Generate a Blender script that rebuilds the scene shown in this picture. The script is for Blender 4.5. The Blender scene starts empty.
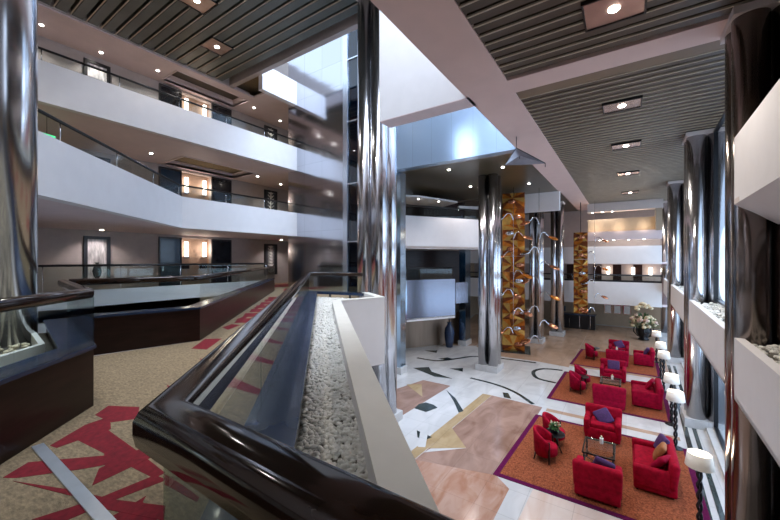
import bpy, bmesh, math, random
from mathutils import Vector, Matrix
random.seed(7)
S = bpy.context.scene
COL = S.collection
PI = math.pi
EYE = 5.2          # lens height above the lobby floor
MZ = 3.75          # mezzanine floor
CEIL = 9.2         # lobby ceiling
TOP = 13.7         # high slat ceiling

# ------------------------------------------------------------------ materials
def nodes(name):
    m = bpy.data.materials.new(name); m.use_nodes = True
    nt = m.node_tree; b = nt.nodes['Principled BSDF']
    return m, nt, b

def mat(name, col, rough=.5, metal=0., spec=.5, noise=0., nscale=8., bump=0., bscale=20., emit=None, estr=0., sheen=0., stretch=None, coat=0.):
    m, nt, b = nodes(name)
    b.inputs['Base Color'].default_value = (*col, 1)
    b.inputs['Roughness'].default_value = rough
    b.inputs['Metallic'].default_value = metal
    b.inputs['Specular IOR Level'].default_value = spec
    if coat: b.inputs['Coat Weight'].default_value = coat; b.inputs['Coat Roughness'].default_value = .05
    if sheen: b.inputs['Sheen Weight'].default_value = sheen; b.inputs['Sheen Roughness'].default_value = .4; b.inputs['Sheen Tint'].default_value = (*[min(1, c * 2 + .1) for c in col], 1)
    if emit: b.inputs['Emission Color'].default_value = (*emit, 1); b.inputs['Emission Strength'].default_value = estr
    tc = nt.nodes.new('ShaderNodeTexCoord'); mp = nt.nodes.new('ShaderNodeMapping')
    nt.links.new(tc.outputs['Object'], mp.inputs['Vector'])
    if stretch: mp.inputs['Scale'].default_value = stretch
    if noise:
        n = nt.nodes.new('ShaderNodeTexNoise'); n.inputs['Scale'].default_value = nscale; n.inputs['Detail'].default_value = 5
        nt.links.new(mp.outputs[0], n.inputs['Vector'])
        r = nt.nodes.new('ShaderNodeValToRGB')
        r.color_ramp.elements[0].position = .3; r.color_ramp.elements[1].position = .7
        r.color_ramp.elements[0].color = (*[max(0, c * (1 - noise)) for c in col], 1)
        r.color_ramp.elements[1].color = (*[min(1, c * (1 + noise)) for c in col], 1)
        nt.links.new(n.outputs['Fac'], r.inputs[0]); nt.links.new(r.outputs[0], b.inputs['Base Color'])
    if bump:
        n2 = nt.nodes.new('ShaderNodeTexNoise'); n2.inputs['Scale'].default_value = bscale; n2.inputs['Detail'].default_value = 2
        nt.links.new(mp.outputs[0], n2.inputs['Vector'])
        bp = nt.nodes.new('ShaderNodeBump'); bp.inputs['Strength'].default_value = bump; bp.inputs['Distance'].default_value = .05
        nt.links.new(n2.outputs['Fac'], bp.inputs['Height']); nt.links.new(bp.outputs[0], b.inputs['Normal'])
    return m

def panel_steel(name, col, rough, bump, bscale, stretch, bw, bh):
    """Steel sheet with fine dark joints in a grid and a slight buckle in the reflections."""
    m = mat(name, col, rough, 1., bump=bump, bscale=bscale, stretch=stretch)
    nt = m.node_tree; b = nt.nodes['Principled BSDF']
    tc = nt.nodes.new('ShaderNodeTexCoord'); sx = nt.nodes.new('ShaderNodeSeparateXYZ'); cx = nt.nodes.new('ShaderNodeCombineXYZ')
    ad = nt.nodes.new('ShaderNodeMath'); ad.operation = 'ADD'
    nt.links.new(tc.outputs['Object'], sx.inputs[0])
    nt.links.new(sx.outputs['X'], ad.inputs[0]); nt.links.new(sx.outputs['Y'], ad.inputs[1])
    nt.links.new(ad.outputs[0], cx.inputs['X']); nt.links.new(sx.outputs['Z'], cx.inputs['Y'])
    br = nt.nodes.new('ShaderNodeTexBrick'); br.offset = 0
    br.inputs['Scale'].default_value = 1; br.inputs['Mortar Size'].default_value = .005; br.inputs['Mortar Smooth'].default_value = 0
    br.inputs['Brick Width'].default_value = bw; br.inputs['Row Height'].default_value = bh
    br.inputs['Color1'].default_value = (*col, 1); br.inputs['Color2'].default_value = (*[c * .94 for c in col], 1)
    br.inputs['Mortar'].default_value = (*[c * .6 for c in col], 1)
    nt.links.new(cx.outputs[0], br.inputs['Vector']); nt.links.new(br.outputs['Color'], b.inputs['Base Color'])
    return m

def glass_mat(name, tint, f0=.05, rough=.01, k=.8):
    m = bpy.data.materials.new(name); m.use_nodes = True
    nt = m.node_tree; nt.nodes.clear()
    o = nt.nodes.new('ShaderNodeOutputMaterial'); t = nt.nodes.new('ShaderNodeBsdfTransparent'); g = nt.nodes.new('ShaderNodeBsdfGlossy')
    t.inputs[0].default_value = (*tint, 1); g.inputs['Roughness'].default_value = rough
    ge = nt.nodes.new('ShaderNodeNewGeometry'); dt = nt.nodes.new('ShaderNodeVectorMath'); dt.operation = 'DOT_PRODUCT'
    nt.links.new(ge.outputs['Normal'], dt.inputs[0]); nt.links.new(ge.outputs['Incoming'], dt.inputs[1])
    prev = dt.outputs['Value']
    for op, v in (('ABSOLUTE', None), ('SUBTRACT', 1.), ('POWER', 5.), ('MULTIPLY', k * (1 - f0)), ('ADD', f0)):   # Schlick reflectance
        m_ = nt.nodes.new('ShaderNodeMath'); m_.operation = op
        if op == 'SUBTRACT': m_.inputs[0].default_value = v; nt.links.new(prev, m_.inputs[1])
        else:
            nt.links.new(prev, m_.inputs[0])
            if v is not None: m_.inputs[1].default_value = v
        prev = m_.outputs[0]
    mx = nt.nodes.new('ShaderNodeMixShader')
    nt.links.new(prev, mx.inputs[0]); nt.links.new(t.outputs[0], mx.inputs[1]); nt.links.new(g.outputs[0], mx.inputs[2])
    nt.links.new(mx.outputs[0], o.inputs[0])
    return m

def marble(name, c1, c2, scale, vein=.5, rough=.12):
    m, nt, b = nodes(name)
    b.inputs['Roughness'].default_value = rough
    tc = nt.nodes.new('ShaderNodeTexCoord')
    n = nt.nodes.new('ShaderNodeTexNoise'); n.inputs['Scale'].default_value = scale; n.inputs['Detail'].default_value = 8; n.inputs['Distortion'].default_value = 1.2
    mp = nt.nodes.new('ShaderNodeMapping'); mp.inputs['Scale'].default_value = (1, vein, 1); mp.inputs['Rotation'].default_value = (0, 0, .6)
    nt.links.new(tc.outputs['Object'], mp.inputs[0]); nt.links.new(mp.outputs[0], n.inputs['Vector'])
    r = nt.nodes.new('ShaderNodeValToRGB'); r.color_ramp.elements[0].position = .33; r.color_ramp.elements[1].position = .62
    r.color_ramp.elements[0].color = (*c2, 1); r.color_ramp.elements[1].color = (*c1, 1)
    nt.links.new(n.outputs['Fac'], r.inputs[0])
    br = nt.nodes.new('ShaderNodeTexBrick'); br.offset = 0; br.inputs['Scale'].default_value = 1; br.inputs['Mortar Size'].default_value = .006
    br.inputs['Brick Width'].default_value = .9; br.inputs['Row Height'].default_value = .9
    br.inputs['Color1'].default_value = (1, 1, 1, 1); br.inputs['Color2'].default_value = (.93, .93, .93, 1); br.inputs['Mortar'].default_value = (.72, .72, .72, 1)
    nt.links.new(tc.outputs['Object'], br.inputs['Vector'])
    mx = nt.nodes.new('ShaderNodeMix'); mx.data_type = 'RGBA'; mx.blend_type = 'MULTIPLY'; mx.inputs[0].default_value = 1
    nt.links.new(r.outputs[0], mx.inputs[6]); nt.links.new(br.outputs['Color'], mx.inputs[7]); nt.links.new(mx.outputs[2], b.inputs['Base Color'])
    return m

M = {}
M['white'] = mat('white_plaster', (.80, .78, .78), .6, noise=.02, nscale=3)
M['cream'] = mat('cream_ledge', (.86, .84, .76), .45, noise=.03, nscale=5)
M['pinkbeige'] = mat('beige_soffit', (.72, .60, .60), .6, noise=.04, nscale=2)
M['pinkbeam'] = mat('pink_beam', (.70, .51, .46), .6, noise=.03, nscale=2)
M['pale_beam'] = mat('pale_beam', (.66, .58, .54), .6, noise=.03, nscale=2)
M['taupe'] = mat('taupe_wall', (.46, .40, .38), .7, noise=.05, nscale=4)
M['warmwall'] = mat('warm_wall', (.42, .32, .22), .6, noise=.05, nscale=3)
M['slat'] = mat('bronze_slat', (.078, .054, .036), .42, .1, noise=.12, nscale=1.5)
M['brown_trim'] = mat('brown_trim', (.20, .135, .085), .5, noise=.1, nscale=2)
M['fitting'] = mat('copper_plate', (.62, .46, .40), .25, .7, noise=.15, nscale=3)
M['slat_high'] = mat('grey_green_slat', (.125, .135, .120), .4, .2, noise=.12, nscale=1.5)
M['slat_edge'] = mat('bronze_slat_edge', (.50, .42, .32), .5, 0., noise=.1, nscale=3)  # pale tone paints the light caught along the slat edges
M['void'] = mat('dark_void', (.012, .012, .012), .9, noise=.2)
M['steel'] = mat('polished_steel', (.62, .62, .65), .19, 1., noise=.04, nscale=1.2)
M['bronze'] = mat('bronze_mirror', (.24, .20, .18), .2, 1., bump=.015, bscale=1.3, stretch=(1, 1, .4))
M['steel_panel'] = panel_steel('steel_panel', (.58, .60, .66), .12, .20, .55, (.35, .35, 1.8), 1.2, 1.1)
M['steel_blue'] = panel_steel('steel_blue', (.40, .50, .60), .14, .15, .8, (.6, .6, .8), .9, 2.2)
M['steel_sky'] = panel_steel('steel_sky', (.46, .58, .72), .22, .12, .5, (.6, .6, .8), .9, 3.0); M['steel_sky'].node_tree.nodes['Principled BSDF'].inputs['Metallic'].default_value = .6
M['mirror_fascia'] = panel_steel('mirror_fascia', (.24, .25, .30), .26, .2, .8, (1, 1, 1), 1.4, 4)
M['bronze_rough'] = mat('brushed_bronze', (.26, .19, .14), .42, .8, noise=.25, nscale=2, stretch=(1, 1, .1))
M['darkmirror'] = mat('dark_gloss_soffit', (.07, .052, .028), .28, .0, spec=.5, noise=.25, nscale=.7)
M['darkblue'] = glass_mat('lift_shaft_glass', (.12, .30, .42), .1)
M['lift_dark'] = mat('lift_shaft_lining', (.02, .075, .14), .3, .3, noise=.3, nscale=2)
M['wood'] = mat('dark_wood', (.022, .009, .007), .32, spec=.25, noise=.35, nscale=2.5, stretch=(1, 1, 6))
M['rail'] = mat('handrail_wood', (.024, .012, .007), .10, noise=.3, nscale=9, spec=.38, coat=.12)
M['ledge'] = mat('dark_lacquer_ledge', (.022, .042, .095), .26, noise=.15, nscale=6, coat=.15)  # blue in the base colour stands in for reflected sky
M['black'] = mat('black_metal', (.012, .012, .014), .3, .3, noise=.2)
M['blackframe'] = mat('black_frame', (.015, .014, .016), .3, noise=.2)
M['doorblk'] = mat('dark_door', (.018, .020, .028), .22, noise=.3, nscale=2, coat=.3)
M['doorblue'] = mat('blue_door', (.018, .045, .085), .22, noise=.2, nscale=2, coat=.3)
M['alcove'] = mat('alcove_panel', (.50, .33, .24), .5, noise=.1, nscale=3)
M['glow'] = mat('sconce_glow', (1, .95, .88), .5, emit=(1, .93, .84), estr=4, noise=.01)
M['lampdisc'] = mat('downlight_glow', (1, .95, .9), .5, emit=(1, .93, .85), estr=25, noise=.01)
M['shade'] = mat('lamp_shade', (.86, .83, .76), .8, emit=(1, .9, .75), estr=.12, noise=.03, nscale=20)
M['glass'] = glass_mat('rail_glass', (.88, .92, .90), .03)
M['winglass'] = glass_mat('window_glass', (.90, .95, 1.0), .03, .01, .25)
M['velvet'] = mat('red_velvet', (.31, .002, .018), .85, spec=.12, noise=.3, nscale=10)
M['velvet_dk'] = mat('crimson_velvet', (.29, .002, .026), .85, spec=.12, noise=.3, nscale=10)
M['purple'] = mat('purple_cushion', (.06, .018, .10), .8, noise=.25, nscale=16, sheen=.15)
M['gold_cush'] = mat('bronze_cushion', (.30, .10, .025), .7, noise=.3, nscale=18, sheen=.3)
M['rug'] = mat('rust_rug', (.24, .068, .030), .95, spec=.1, noise=.6, nscale=34, bump=.3, bscale=60)
M['rug_border'] = mat('purple_rug_border', (.09, .005, .045), .95, spec=.1, noise=.2, nscale=30)
M['pebble'] = mat('white_pebble', (.90, .87, .78), .6, noise=.22, nscale=45)
M['pebble_y'] = mat('cream_pebble', (.74, .64, .44), .6, noise=.22, nscale=14)
M['soil'] = mat('planter_bed', (.10, .09, .07), .9, noise=.3)
M['marble_white'] = marble('white_marble', (.58, .58, .58), (.47, .47, .47), 1.2)
M['marble_pink'] = marble('pink_marble', (.34, .215, .17), (.22, .125, .09), 1.6, .45, .16)
M['marble_rose'] = marble('rose_marble', (.44, .28, .215), (.32, .15, .09), 2.8, .35, .16)
M['marble_pale'] = marble('pale_pink_marble', (.68, .58, .52), (.60, .44, .36), 1.8, .4, .14)
M['marble_black'] = marble('black_marble', (.02, .03, .03), (.045, .06, .055), 2.5)
M['marble_gold'] = marble('ochre_marble', (.42, .31, .18), (.33, .23, .12), 2.)
M['marble_tan'] = marble('tan_marble', (.44, .30, .21), (.33, .22, .15), 1.1)
M['carpet'] = mat('beige_carpet', (.255, .185, .105), .95, noise=.35, nscale=26, stretch=(1, 2.4, 1), bump=.2, bscale=90)
M['carpet_red'] = mat('red_carpet', (.19, .006, .013), .95, noise=.25, nscale=30)
M['strip'] = mat('brushed_strip', (.72, .76, .80), .3, .7, noise=.05)
M['amber'] = mat('amber_glass', (.46, .15, .02), .14, .6, noise=.3, nscale=5)
M['amber_dk'] = mat('brown_glass', (.15, .04, .012), .14, .5, noise=.3, nscale=5)
M['amber_lt'] = mat('honey_glass', (.62, .38, .10), .14, .7, noise=.2, nscale=5)
M['copper'] = mat('copper_disc', (.55, .24, .13), .15, .9, noise=.2, nscale=7)
M['chrome'] = mat('chrome', (.7, .7, .72), .08, 1., noise=.02)
M['grey_sail'] = mat('grey_sail', (.20, .20, .23), .5, noise=.1)
M['leaf'] = mat('green_leaf', (.05, .12, .03), .5, noise=.4, nscale=12)
M['flower'] = mat('cream_blossom', (.62, .52, .34), .8, noise=.25, nscale=25)
M['flower_p'] = mat('blush_blossom', (.55, .38, .30), .8, noise=.25, nscale=25)
M['art'] = mat('pale_art', (.55, .52, .52), .5, noise=.55, nscale=3, stretch=(1, 3, .7))
M['artdark'] = mat('lattice_art', (.05, .05, .06), .4, noise=.3)
M['paper'] = mat('pale_paper', (.80, .78, .74), .5, noise=.02)
M['green_sign'] = mat('green_sign', (.05, .5, .2), .5, emit=(.1, .9, .35), estr=1.5, noise=.02)
M['ash'] = mat('light_steel_trim', (.66, .72, .80), .25, .8, noise=.03)

# ------------------------------------------------------------------ mesh helpers
class MB:
    def __init__(s): s.v = []; s.f = []; s.mi = []; s.sm = []
    def add(s, vs, fs, mi=0, smooth=False):
        o = len(s.v); s.v += [tuple(v) for v in vs]
        for f in fs: s.f.append([i + o for i in f]); s.mi.append(mi); s.sm.append(smooth)
    def box(s, x0, x1, y0, y1, z0, z1, mi=0):
        s.add([(x0, y0, z0), (x1, y0, z0), (x1, y1, z0), (x0, y1, z0), (x0, y0, z1), (x1, y0, z1), (x1, y1, z1), (x0, y1, z1)],
              [(0, 3, 2, 1), (4, 5, 6, 7), (0, 1, 5, 4), (1, 2, 6, 5), (2, 3, 7, 6), (3, 0, 4, 7)], mi)
    def obox(s, p, q, w, z0, z1, mi=0, off=0.):
        """Upright slab from plan point p to q, thickness w to the right of the run (centred when off is -w/2)."""
        d = Vector((q[0] - p[0], q[1] - p[1])).normalized(); n = Vector((d.y, -d.x))
        a = Vector(p[:2]) + n * off; b = Vector(q[:2]) + n * off; c = b + n * w; e = a + n * w
        s.prism([a, b, c, e], z0, z1, mi)
    def prism(s, pts, z0, z1, mi=0):
        pts = [tuple(p)[:2] for p in pts]
        if sum(a[0] * b[1] - b[0] * a[1] for a, b in zip(pts, pts[1:] + pts[:1])) < 0: pts = pts[::-1]
        n = len(pts)
        s.add([(*p, z0) for p in pts] + [(*p, z1) for p in pts],
              [tuple(range(n))[::-1], tuple(range(n, 2 * n))] + [(i, (i + 1) % n, n + (i + 1) % n, n + i) for i in range(n)], mi)
    def cyl(s, p, q, r0, r1=None, n=16, mi=0, smooth=True, caps=True):
        r1 = r0 if r1 is None else r1
        p = Vector(p); q = Vector(q); d = (q - p).normalized()
        a = d.orthogonal().normalized(); b = d.cross(a)
        vs = [p + (a * math.cos(2 * PI * i / n) + b * math.sin(2 * PI * i / n)) * r0 for i in range(n)]
        vs += [q + (a * math.cos(2 * PI * i / n) + b * math.sin(2 * PI * i / n)) * r1 for i in range(n)]
        s.add(vs, [(i, (i + 1) % n, n + (i + 1) % n, n + i) for i in range(n)], mi, smooth)
        if caps: s.add(vs, [tuple(range(n))[::-1], tuple(range(n, 2 * n))], mi)
    def tube(s, pts, r, n=8, mi=0):
        pts = [Vector(p) for p in pts]; rings = []
        prev = None
        for i, p in enumerate(pts):
            d = (pts[min(i + 1, len(pts) - 1)] - pts[max(i - 1, 0)]).normalized()
            a = (prev - d * prev.dot(d)).normalized() if prev and (prev - d * prev.dot(d)).length > 1e-4 else d.orthogonal().normalized()
            prev = a; b = d.cross(a)
            rr = r[i] if isinstance(r, (list, tuple)) else r
            rings.append([p + (a * math.cos(2 * PI * k / n) + b * math.sin(2 * PI * k / n)) * rr for k in range(n)])
        m = len(pts)
        s.add([v for R in rings for v in R], [(i * n + k, i * n + (k + 1) % n, (i + 1) * n + (k + 1) % n, (i + 1) * n + k) for i in range(m - 1) for k in range(n)], mi, True)
        s.add(rings[0], [tuple(range(n))[::-1]], mi); s.add(rings[-1], [tuple(range(n))], mi)
    def sweep(s, pts, prof, mi=0, smooth=True):
        """Level run with mitred corners; prof is a list of (sideways, up)."""
        pts = [Vector(p) for p in pts]; m = len(pts); n = len(prof); vs = []
        for i, p in enumerate(pts):
            d0 = (pts[i] - pts[i - 1]).normalized() if i else None
            d1 = (pts[i + 1] - pts[i]).normalized() if i < m - 1 else None
            d0 = d0 or d1; d1 = d1 or d0
            n0 = Vector((d0.y, -d0.x, 0)).normalized(); n1 = Vector((d1.y, -d1.x, 0)).normalized()
            b = (n0 + n1).normalized(); k = 1 / max(.3, b.dot(n0))
            vs += [p + b * (u * k) + Vector((0, 0, w)) for u, w in prof]
        s.add(vs, [(i * n + k, i * n + (k + 1) % n, (i + 1) * n + (k + 1) % n, (i + 1) * n + k) for i in range(m - 1) for k in range(n)], mi, smooth)
        s.add(vs[:n], [tuple(range(n))[::-1]], mi); s.add(vs[-n:], [tuple(range(n))], mi)
    def lathe(s, prof, c=(0, 0, 0), n=20, mi=0):
        vs = []
        for r, z in prof: vs += [(c[0] + r * math.cos(2 * PI * i / n), c[1] + r * math.sin(2 * PI * i / n), c[2] + z) for i in range(n)]
        m = len(prof)
        s.add(vs, [(j * n + i, j * n + (i + 1) % n, (j + 1) * n + (i + 1) % n, (j + 1) * n + i) for j in range(m - 1) for i in range(n)], mi, True)
        s.add(vs[:n], [tuple(range(n))[::-1]], mi); s.add(vs[-n:], [tuple(range(n))], mi)
    def ball(s, c, r, nu=10, nv=6, mi=0, sq=(1, 1, 1), rot=None):
        vs = []; c = Vector(c)
        for j in range(nv + 1):
            t = PI * j / nv
            for i in range(nu):
                v = Vector((math.sin(t) * math.cos(2 * PI * i / nu) * r * sq[0], math.sin(t) * math.sin(2 * PI * i / nu) * r * sq[1], math.cos(t) * r * sq[2]))
                vs.append(c + (rot @ v if rot else v))
        s.add(vs, [((j + 1) * nu + i, (j + 1) * nu + (i + 1) % nu, j * nu + (i + 1) % nu, j * nu + i) for j in range(nv) for i in range(nu)], mi, True)
    def build(s, name, mats, parent=None):
        me = bpy.data.meshes.new(name); me.from_pydata(s.v, [], s.f)
        for m in (mats if isinstance(mats, (list, tuple)) else [mats]): me.materials.append(m)
        me.polygons.foreach_set('material_index', s.mi); me.polygons.foreach_set('use_smooth', s.sm)
        bm = bmesh.new(); bm.from_mesh(me); bmesh.ops.remove_doubles(bm, verts=bm.verts, dist=1e-5)
        bmesh.ops.recalc_face_normals(bm, faces=bm.faces); bm.to_mesh(me); bm.free(); me.update()
        o = bpy.data.objects.new(name, me); COL.objects.link(o)
        if parent: o.parent = parent
        return o

def rbox(name, m, parent, c, size, bev=.04, seg=3, taper=1., tilt=0., bulge=0., yaw=0.):
    """Upholstery block: rounded box, optionally wider at the top, leaning and bulging."""
    bm = bmesh.new(); bmesh.ops.create_cube(bm, size=1)
    for v in bm.verts:
        k = taper if v.co.z > 0 else 1
        v.co = Vector((v.co.x * size[0] * k, v.co.y * size[1] * k, v.co.z * size[2]))
    bmesh.ops.bevel(bm, geom=bm.edges[:], offset=bev, segments=seg, affect='EDGES', profile=.5)
    if bulge:
        bmesh.ops.subdivide_edges(bm, edges=bm.edges[:], cuts=1, use_grid_fill=True)
        for v in bm.verts:
            v.co.z += bulge * (1 - (2 * v.co.x / size[0]) ** 2) * (1 - (2 * v.co.y / size[1]) ** 2) * (1 if v.co.z > 0 else -1)
    bm.transform(Matrix.Translation(c) @ Matrix.Rotation(yaw, 4, 'Z') @ Matrix.Rotation(tilt, 4, 'X'))
    me = bpy.data.meshes.new(name); 
    for f in bm.faces: f.smooth = True
    bm.to_mesh(me); bm.free(); me.materials.append(m)
    o = bpy.data.objects.new(name, me); COL.objects.link(o)
    if parent: o.parent = parent
    return o

def struct(mb, name, mats):
    o = mb.build(name, mats); o['kind'] = 'structure'; return o
def empty(name, loc=(0, 0, 0), rz=0.):
    o = bpy.data.objects.new(name, None); COL.objects.link(o); o.location = loc; o.rotation_euler = (0, 0, rz); o.empty_display_size = .1; return o
def tag(o, label, cat, group=None, kind=None):
    o['label'] = label; o['category'] = cat
    if group: o['group'] = group
    if kind: o['kind'] = kind
    return o
def thing(name, label, cat, loc=(0, 0, 0), rz=0., group=None):
    return tag(empty(name, loc, rz), label, cat, group)
KIDS = {}
def copy_tree(o, parent=None):
    c = o.copy(); COL.objects.link(c)
    if parent: c.parent = parent
    for ch in [x for x in COL.objects if x.parent == o]: copy_tree(ch, c)
    return c
def place_copy(o, label, loc, rz=None, group=None, scale=None):
    c = copy_tree(o); c.location = loc; c['label'] = label
    if rz is not None: c.rotation_euler = (0, 0, rz)
    if group: c['group'] = group
    if scale: c.scale = scale
    return c

def light(name, kind, loc, power, col=(1, .9, .8), size=.1, rot=(0, 0, 0), spot=None, sy=None):
    l = bpy.data.lights.new(name, kind); l.energy = power; l.color = col
    if kind == 'AREA':
        l.size = size
        if sy: l.shape = 'RECTANGLE'; l.size_y = sy
    else: l.shadow_soft_size = size
    if spot: l.spot_size = spot; l.spot_blend = .6
    o = bpy.data.objects.new(name, l); COL.objects.link(o); o.location = loc; o.rotation_euler = rot
    return o

# ------------------------------------------------------------------ lobby floor
b = MB(); b.box(-21, 4.2, -6, 33.5, -.3, 0); struct(b, 'floor', M['marble_white'])
def inlay(name, polys, m, z=.003):
    b = MB()
    for p in polys: b.prism(p, .0, z)
    return struct(b, name, m)
inlay('floor_inlay_pink', [[(-4.27, 13.33), (-2.45, 13.25), (-2.55, 8.46), (-4.56, 7.91)],
                           [(-7.9, 11.0), (-7.28, 13.37), (-6.01, 13.39), (-6.22, 9.66), (-7.9, 8.4)]], M['marble_pink'])
inlay('floor_inlay_rose', [[(-4.75, 7.86), (-2.6, 8.44), (-2.2, 8.1), (-2.2, 2.0), (-4.9, 2.0)]], M['marble_rose'])
inlay('floor_inlay_pale', [[(-1.75, 8.4), (1.4, 8.4), (1.4, 4.0), (-1.9, 4.0)]], M['marble_pale'])
inlay('floor_inlay_tan', [[(-7.5, 20.4), (-6.3, 19.1), (-5.3, 19.0), (-3.8, 19.1), (-2.3, 18.9), (-2.25, 32.5), (-8.6, 32.5)], [(-2.285, 19.2), (1.6, 19.2), (1.9, 32.5), (-2.25, 32.5)], [(-9.3, 19.5), (-7.55, 20.5), (-8.65, 32.5), (-12, 32.5)], [(-2.3, 13.0), (1.3, 13.0), (1.3, 13.25), (-2.3, 13.25)]], M['marble_tan'], .002)
inlay('floor_inlay_ochre', [[(-4.62, 13.3), (-4.28, 13.33), (-4.58, 7.87), (-4.86, 7.87)], [(-4.47, 10.05), (-3.66, 9.2), (-4.53, 8.6)], [(-7.6, 12.5), (-7.1, 12.9), (-6.4, 11.7)]], M['marble_gold'], .005)
def ribbon(pts, w):
    out = []
    for a, c in zip(pts, pts[1:]):
        d = Vector((c[0] - a[0], c[1] - a[1])).normalized() * .02; n = Vector((d.y, -d.x)).normalized() * w / 2
        A = Vector(a) - d; C = Vector(c) + d
        out.append([A + n, C + n, C - n, A - n])
    return out
def smooth_path(p, k=5):
    out = []
    for i in range(len(p) - 1):
        p0 = p[max(i - 1, 0)]; p1 = p[i]; p2 = p[i + 1]; p3 = p[min(i + 2, len(p) - 1)]
        for j in range(k):
            t = j / k
            out.append(tuple(.5 * (2 * p1[a] + (p2[a] - p0[a]) * t + (2 * p0[a] - 5 * p1[a] + 4 * p2[a] - p3[a]) * t * t + (3 * p1[a] - p0[a] - 3 * p2[a] + p3[a]) * t ** 3) for a in range(2)))
    return out + [p[-1]]
blk = [[(-8.5, 14.6), (-7.07, 14.05), (-6.32, 14.24), (-7.51, 14.6), (-7.93, 15.14)],
       [(-4.02, 13.86), (-3.82, 13.92), (-3.57, 13.41), (-3.83, 13.39)],
       [(-5.95, 12.85), (-5.32, 12.29), (-4.63, 11.39), (-4.73, 11.19), (-5.27, 12.0)],
       [(-6.15, 10.65), (-6.2, 11.05), (-6.05, 11.32), (-5.75, 11.3), (-5.5, 11.15), (-5.67, 10.61)],
       [(-5.29, 9.31), (-4.72, 9.2), (-4.83, 8.87), (-5.08, 8.97)], [(-8.2, 16.7), (-7.9, 17.2), (-7.5, 17.1), (-7.6, 16.7)],
       [(-7.0, 15.5), (-6.5, 15.9), (-6.3, 15.4)], [(-9.6, 17.8), (-9.0, 18.2), (-8.8, 17.7)]]
blk += ribbon(smooth_path([(-9.19, 16.23), (-8.06, 16.35), (-7.36, 17.33), (-6.75, 18.21), (-5.33, 18.63), (-3.79, 18.8)]), .17)
blk += ribbon(smooth_path([(-2.5, 18.2), (-3.24, 17.99), (-3.57, 17.29), (-3.25, 16.4), (-2.48, 16.2)]), .17)
blk += ribbon(smooth_path([(-5.67, 14.77), (-4.53, 14.59), (-3.6, 14.14), (-2.79, 13.36)]), .15)
inlay('floor_inlay_black', blk, M['marble_black'], .006)
inlay('floor_inlay_white', [[(-5.4, 9.8), (-5.2, 10.0), (-4.62, 8.6), (-4.8, 8.5)], [(-4.46, 8.62), (-3.66, 9.2), (-4.53, 8.35)]], M['marble_white'], .007)
inlay('floor_inlay_sill', [[(1.22, 6.0), (1.34, 6.0), (1.80, 22.0), (1.68, 22.0)], [(1.46, 6.0), (1.56, 6.0), (2.0, 22.0), (1.9, 22.0)]], M['marble_black'], .008)

# ------------------------------------------------------------------ mezzanine floor (carpet)
walk = [(1.6, .30), (-.84, .30), (-7.0, 6.46), (-9.8, 12), (-14.4, 12), (-14.4, 18), (-18.2, 18), (-18.2, -2), (-13.75, -2), (-13.75, 10.65),
        (-6.36, 3.31), (-6.75, 1.6), (-4.4, 1.24), (-2.2, -.96), (-1.8, -4), (1.6, -4)]
b = MB(); b.prism(walk, MZ - .35, MZ)
red = [[(-4.12, 1.17), (-4.27, 1.32), (-3.98, 1.48), (-3.70, 1.36), (-3.81, 1.2)],
       [(-3.69, 1.13), (-3.08, 1.13), (-2.60, 1.12), (-2.60, 1.05), (-3.21, .98), (-3.65, .93), (-3.88, 1.03), (-3.89, 1.2)],
       [(-3.97, 1.24), (-3.94, 1.05), (-3.73, .78), (-3.64, .8), (-3.65, .93), (-3.66, 1.15)],
       [(-2.93, 1.26), (-3.15, 1.02), (-3.55, .63), (-3.44, .49), (-3.36, .54), (-3.14, .8), (-3.01, .99), (-2.83, 1.22)],
       [(-2.63, 1.07), (-2.66, .77), (-2.75, .5), (-2.58, .61), (-2.56, .83), (-2.51, 1.09)],
       [(-3.33, .52), (-2.91, .7), (-2.57, .82), (-2.25, .97), (-2.13, .91), (-2.54, .75), (-2.79, .7)],
       [(-2.39, 1.12), (-2.59, 1.11), (-2.47, 1.06), (-2.13, 1.09), (-2.16, 1.12)],
       [(-5.90, 2.93), (-6.41, 3.43), (-6.18, 3.62), (-5.63, 3.04)], [(-7.2, 4.22), (-7.39, 4.56), (-7.12, 4.6), (-6.86, 4.15)],
       [(-7.86, 4.95), (-8.29, 5.55), (-8.44, 5.86), (-7.86, 5.22)], [(-9.3, 6.43), (-9.9, 7.12), (-9.71, 7.13), (-9.03, 6.36)],
       [(-10.63, 7.8), (-11.31, 8.65), (-11.04, 8.58), (-10.28, 7.63)], [(-13.6, 11.0), (-14.4, 11.8), (-13.0, 11.9), (-12.6, 10.6)],
       [(-15.6, 11.5), (-17.2, 13.5), (-16.4, 15), (-15.2, 13)]]
def dpt(s_, c): return ((c - s_ * math.sqrt(2)) / 2, (c + s_ * math.sqrt(2)) / 2)     # s along the walkway, c = X + Y
rr = random.Random(3)
s_ = 1.6
while s_ < 13.5:                                   # the zigzag red strokes that run all along the walkway
    red.append([dpt(s_, -.75), dpt(s_ + .12, -.75), dpt(s_ + .75, -1.5), dpt(s_ + .5, -1.55)])
    red.append([dpt(s_ + .45, -1.45), dpt(s_ + .8, -1.5), dpt(s_ + .1, -2.15), dpt(s_ - .1, -2.05)])
    red.append([dpt(s_ + .0, -2.0), dpt(s_ + .22, -2.2), dpt(s_ + .65, -2.5), dpt(s_ + .5, -2.3)])
    s_ += 1.15 + rr.uniform(-.15, .15)
s_ = 8.5
while s_ < 13.6:
    red.append([dpt(s_, -.9), dpt(s_ + .55, -1.0), dpt(s_ + .75, -2.9), dpt(s_ + .1, -2.8)]); s_ += .85
for i, p in enumerate(red): b.prism(p, MZ - .02, MZ + .0012 + .0003 * (i % 7), 1)
struct(b, 'floor_mezzanine', [M['carpet'], M['carpet_red']])
b = MB(); b.box(-3.80, -.9, .69, .76, MZ, MZ + .012); struct(b, 'trim_1', M['strip'])

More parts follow.
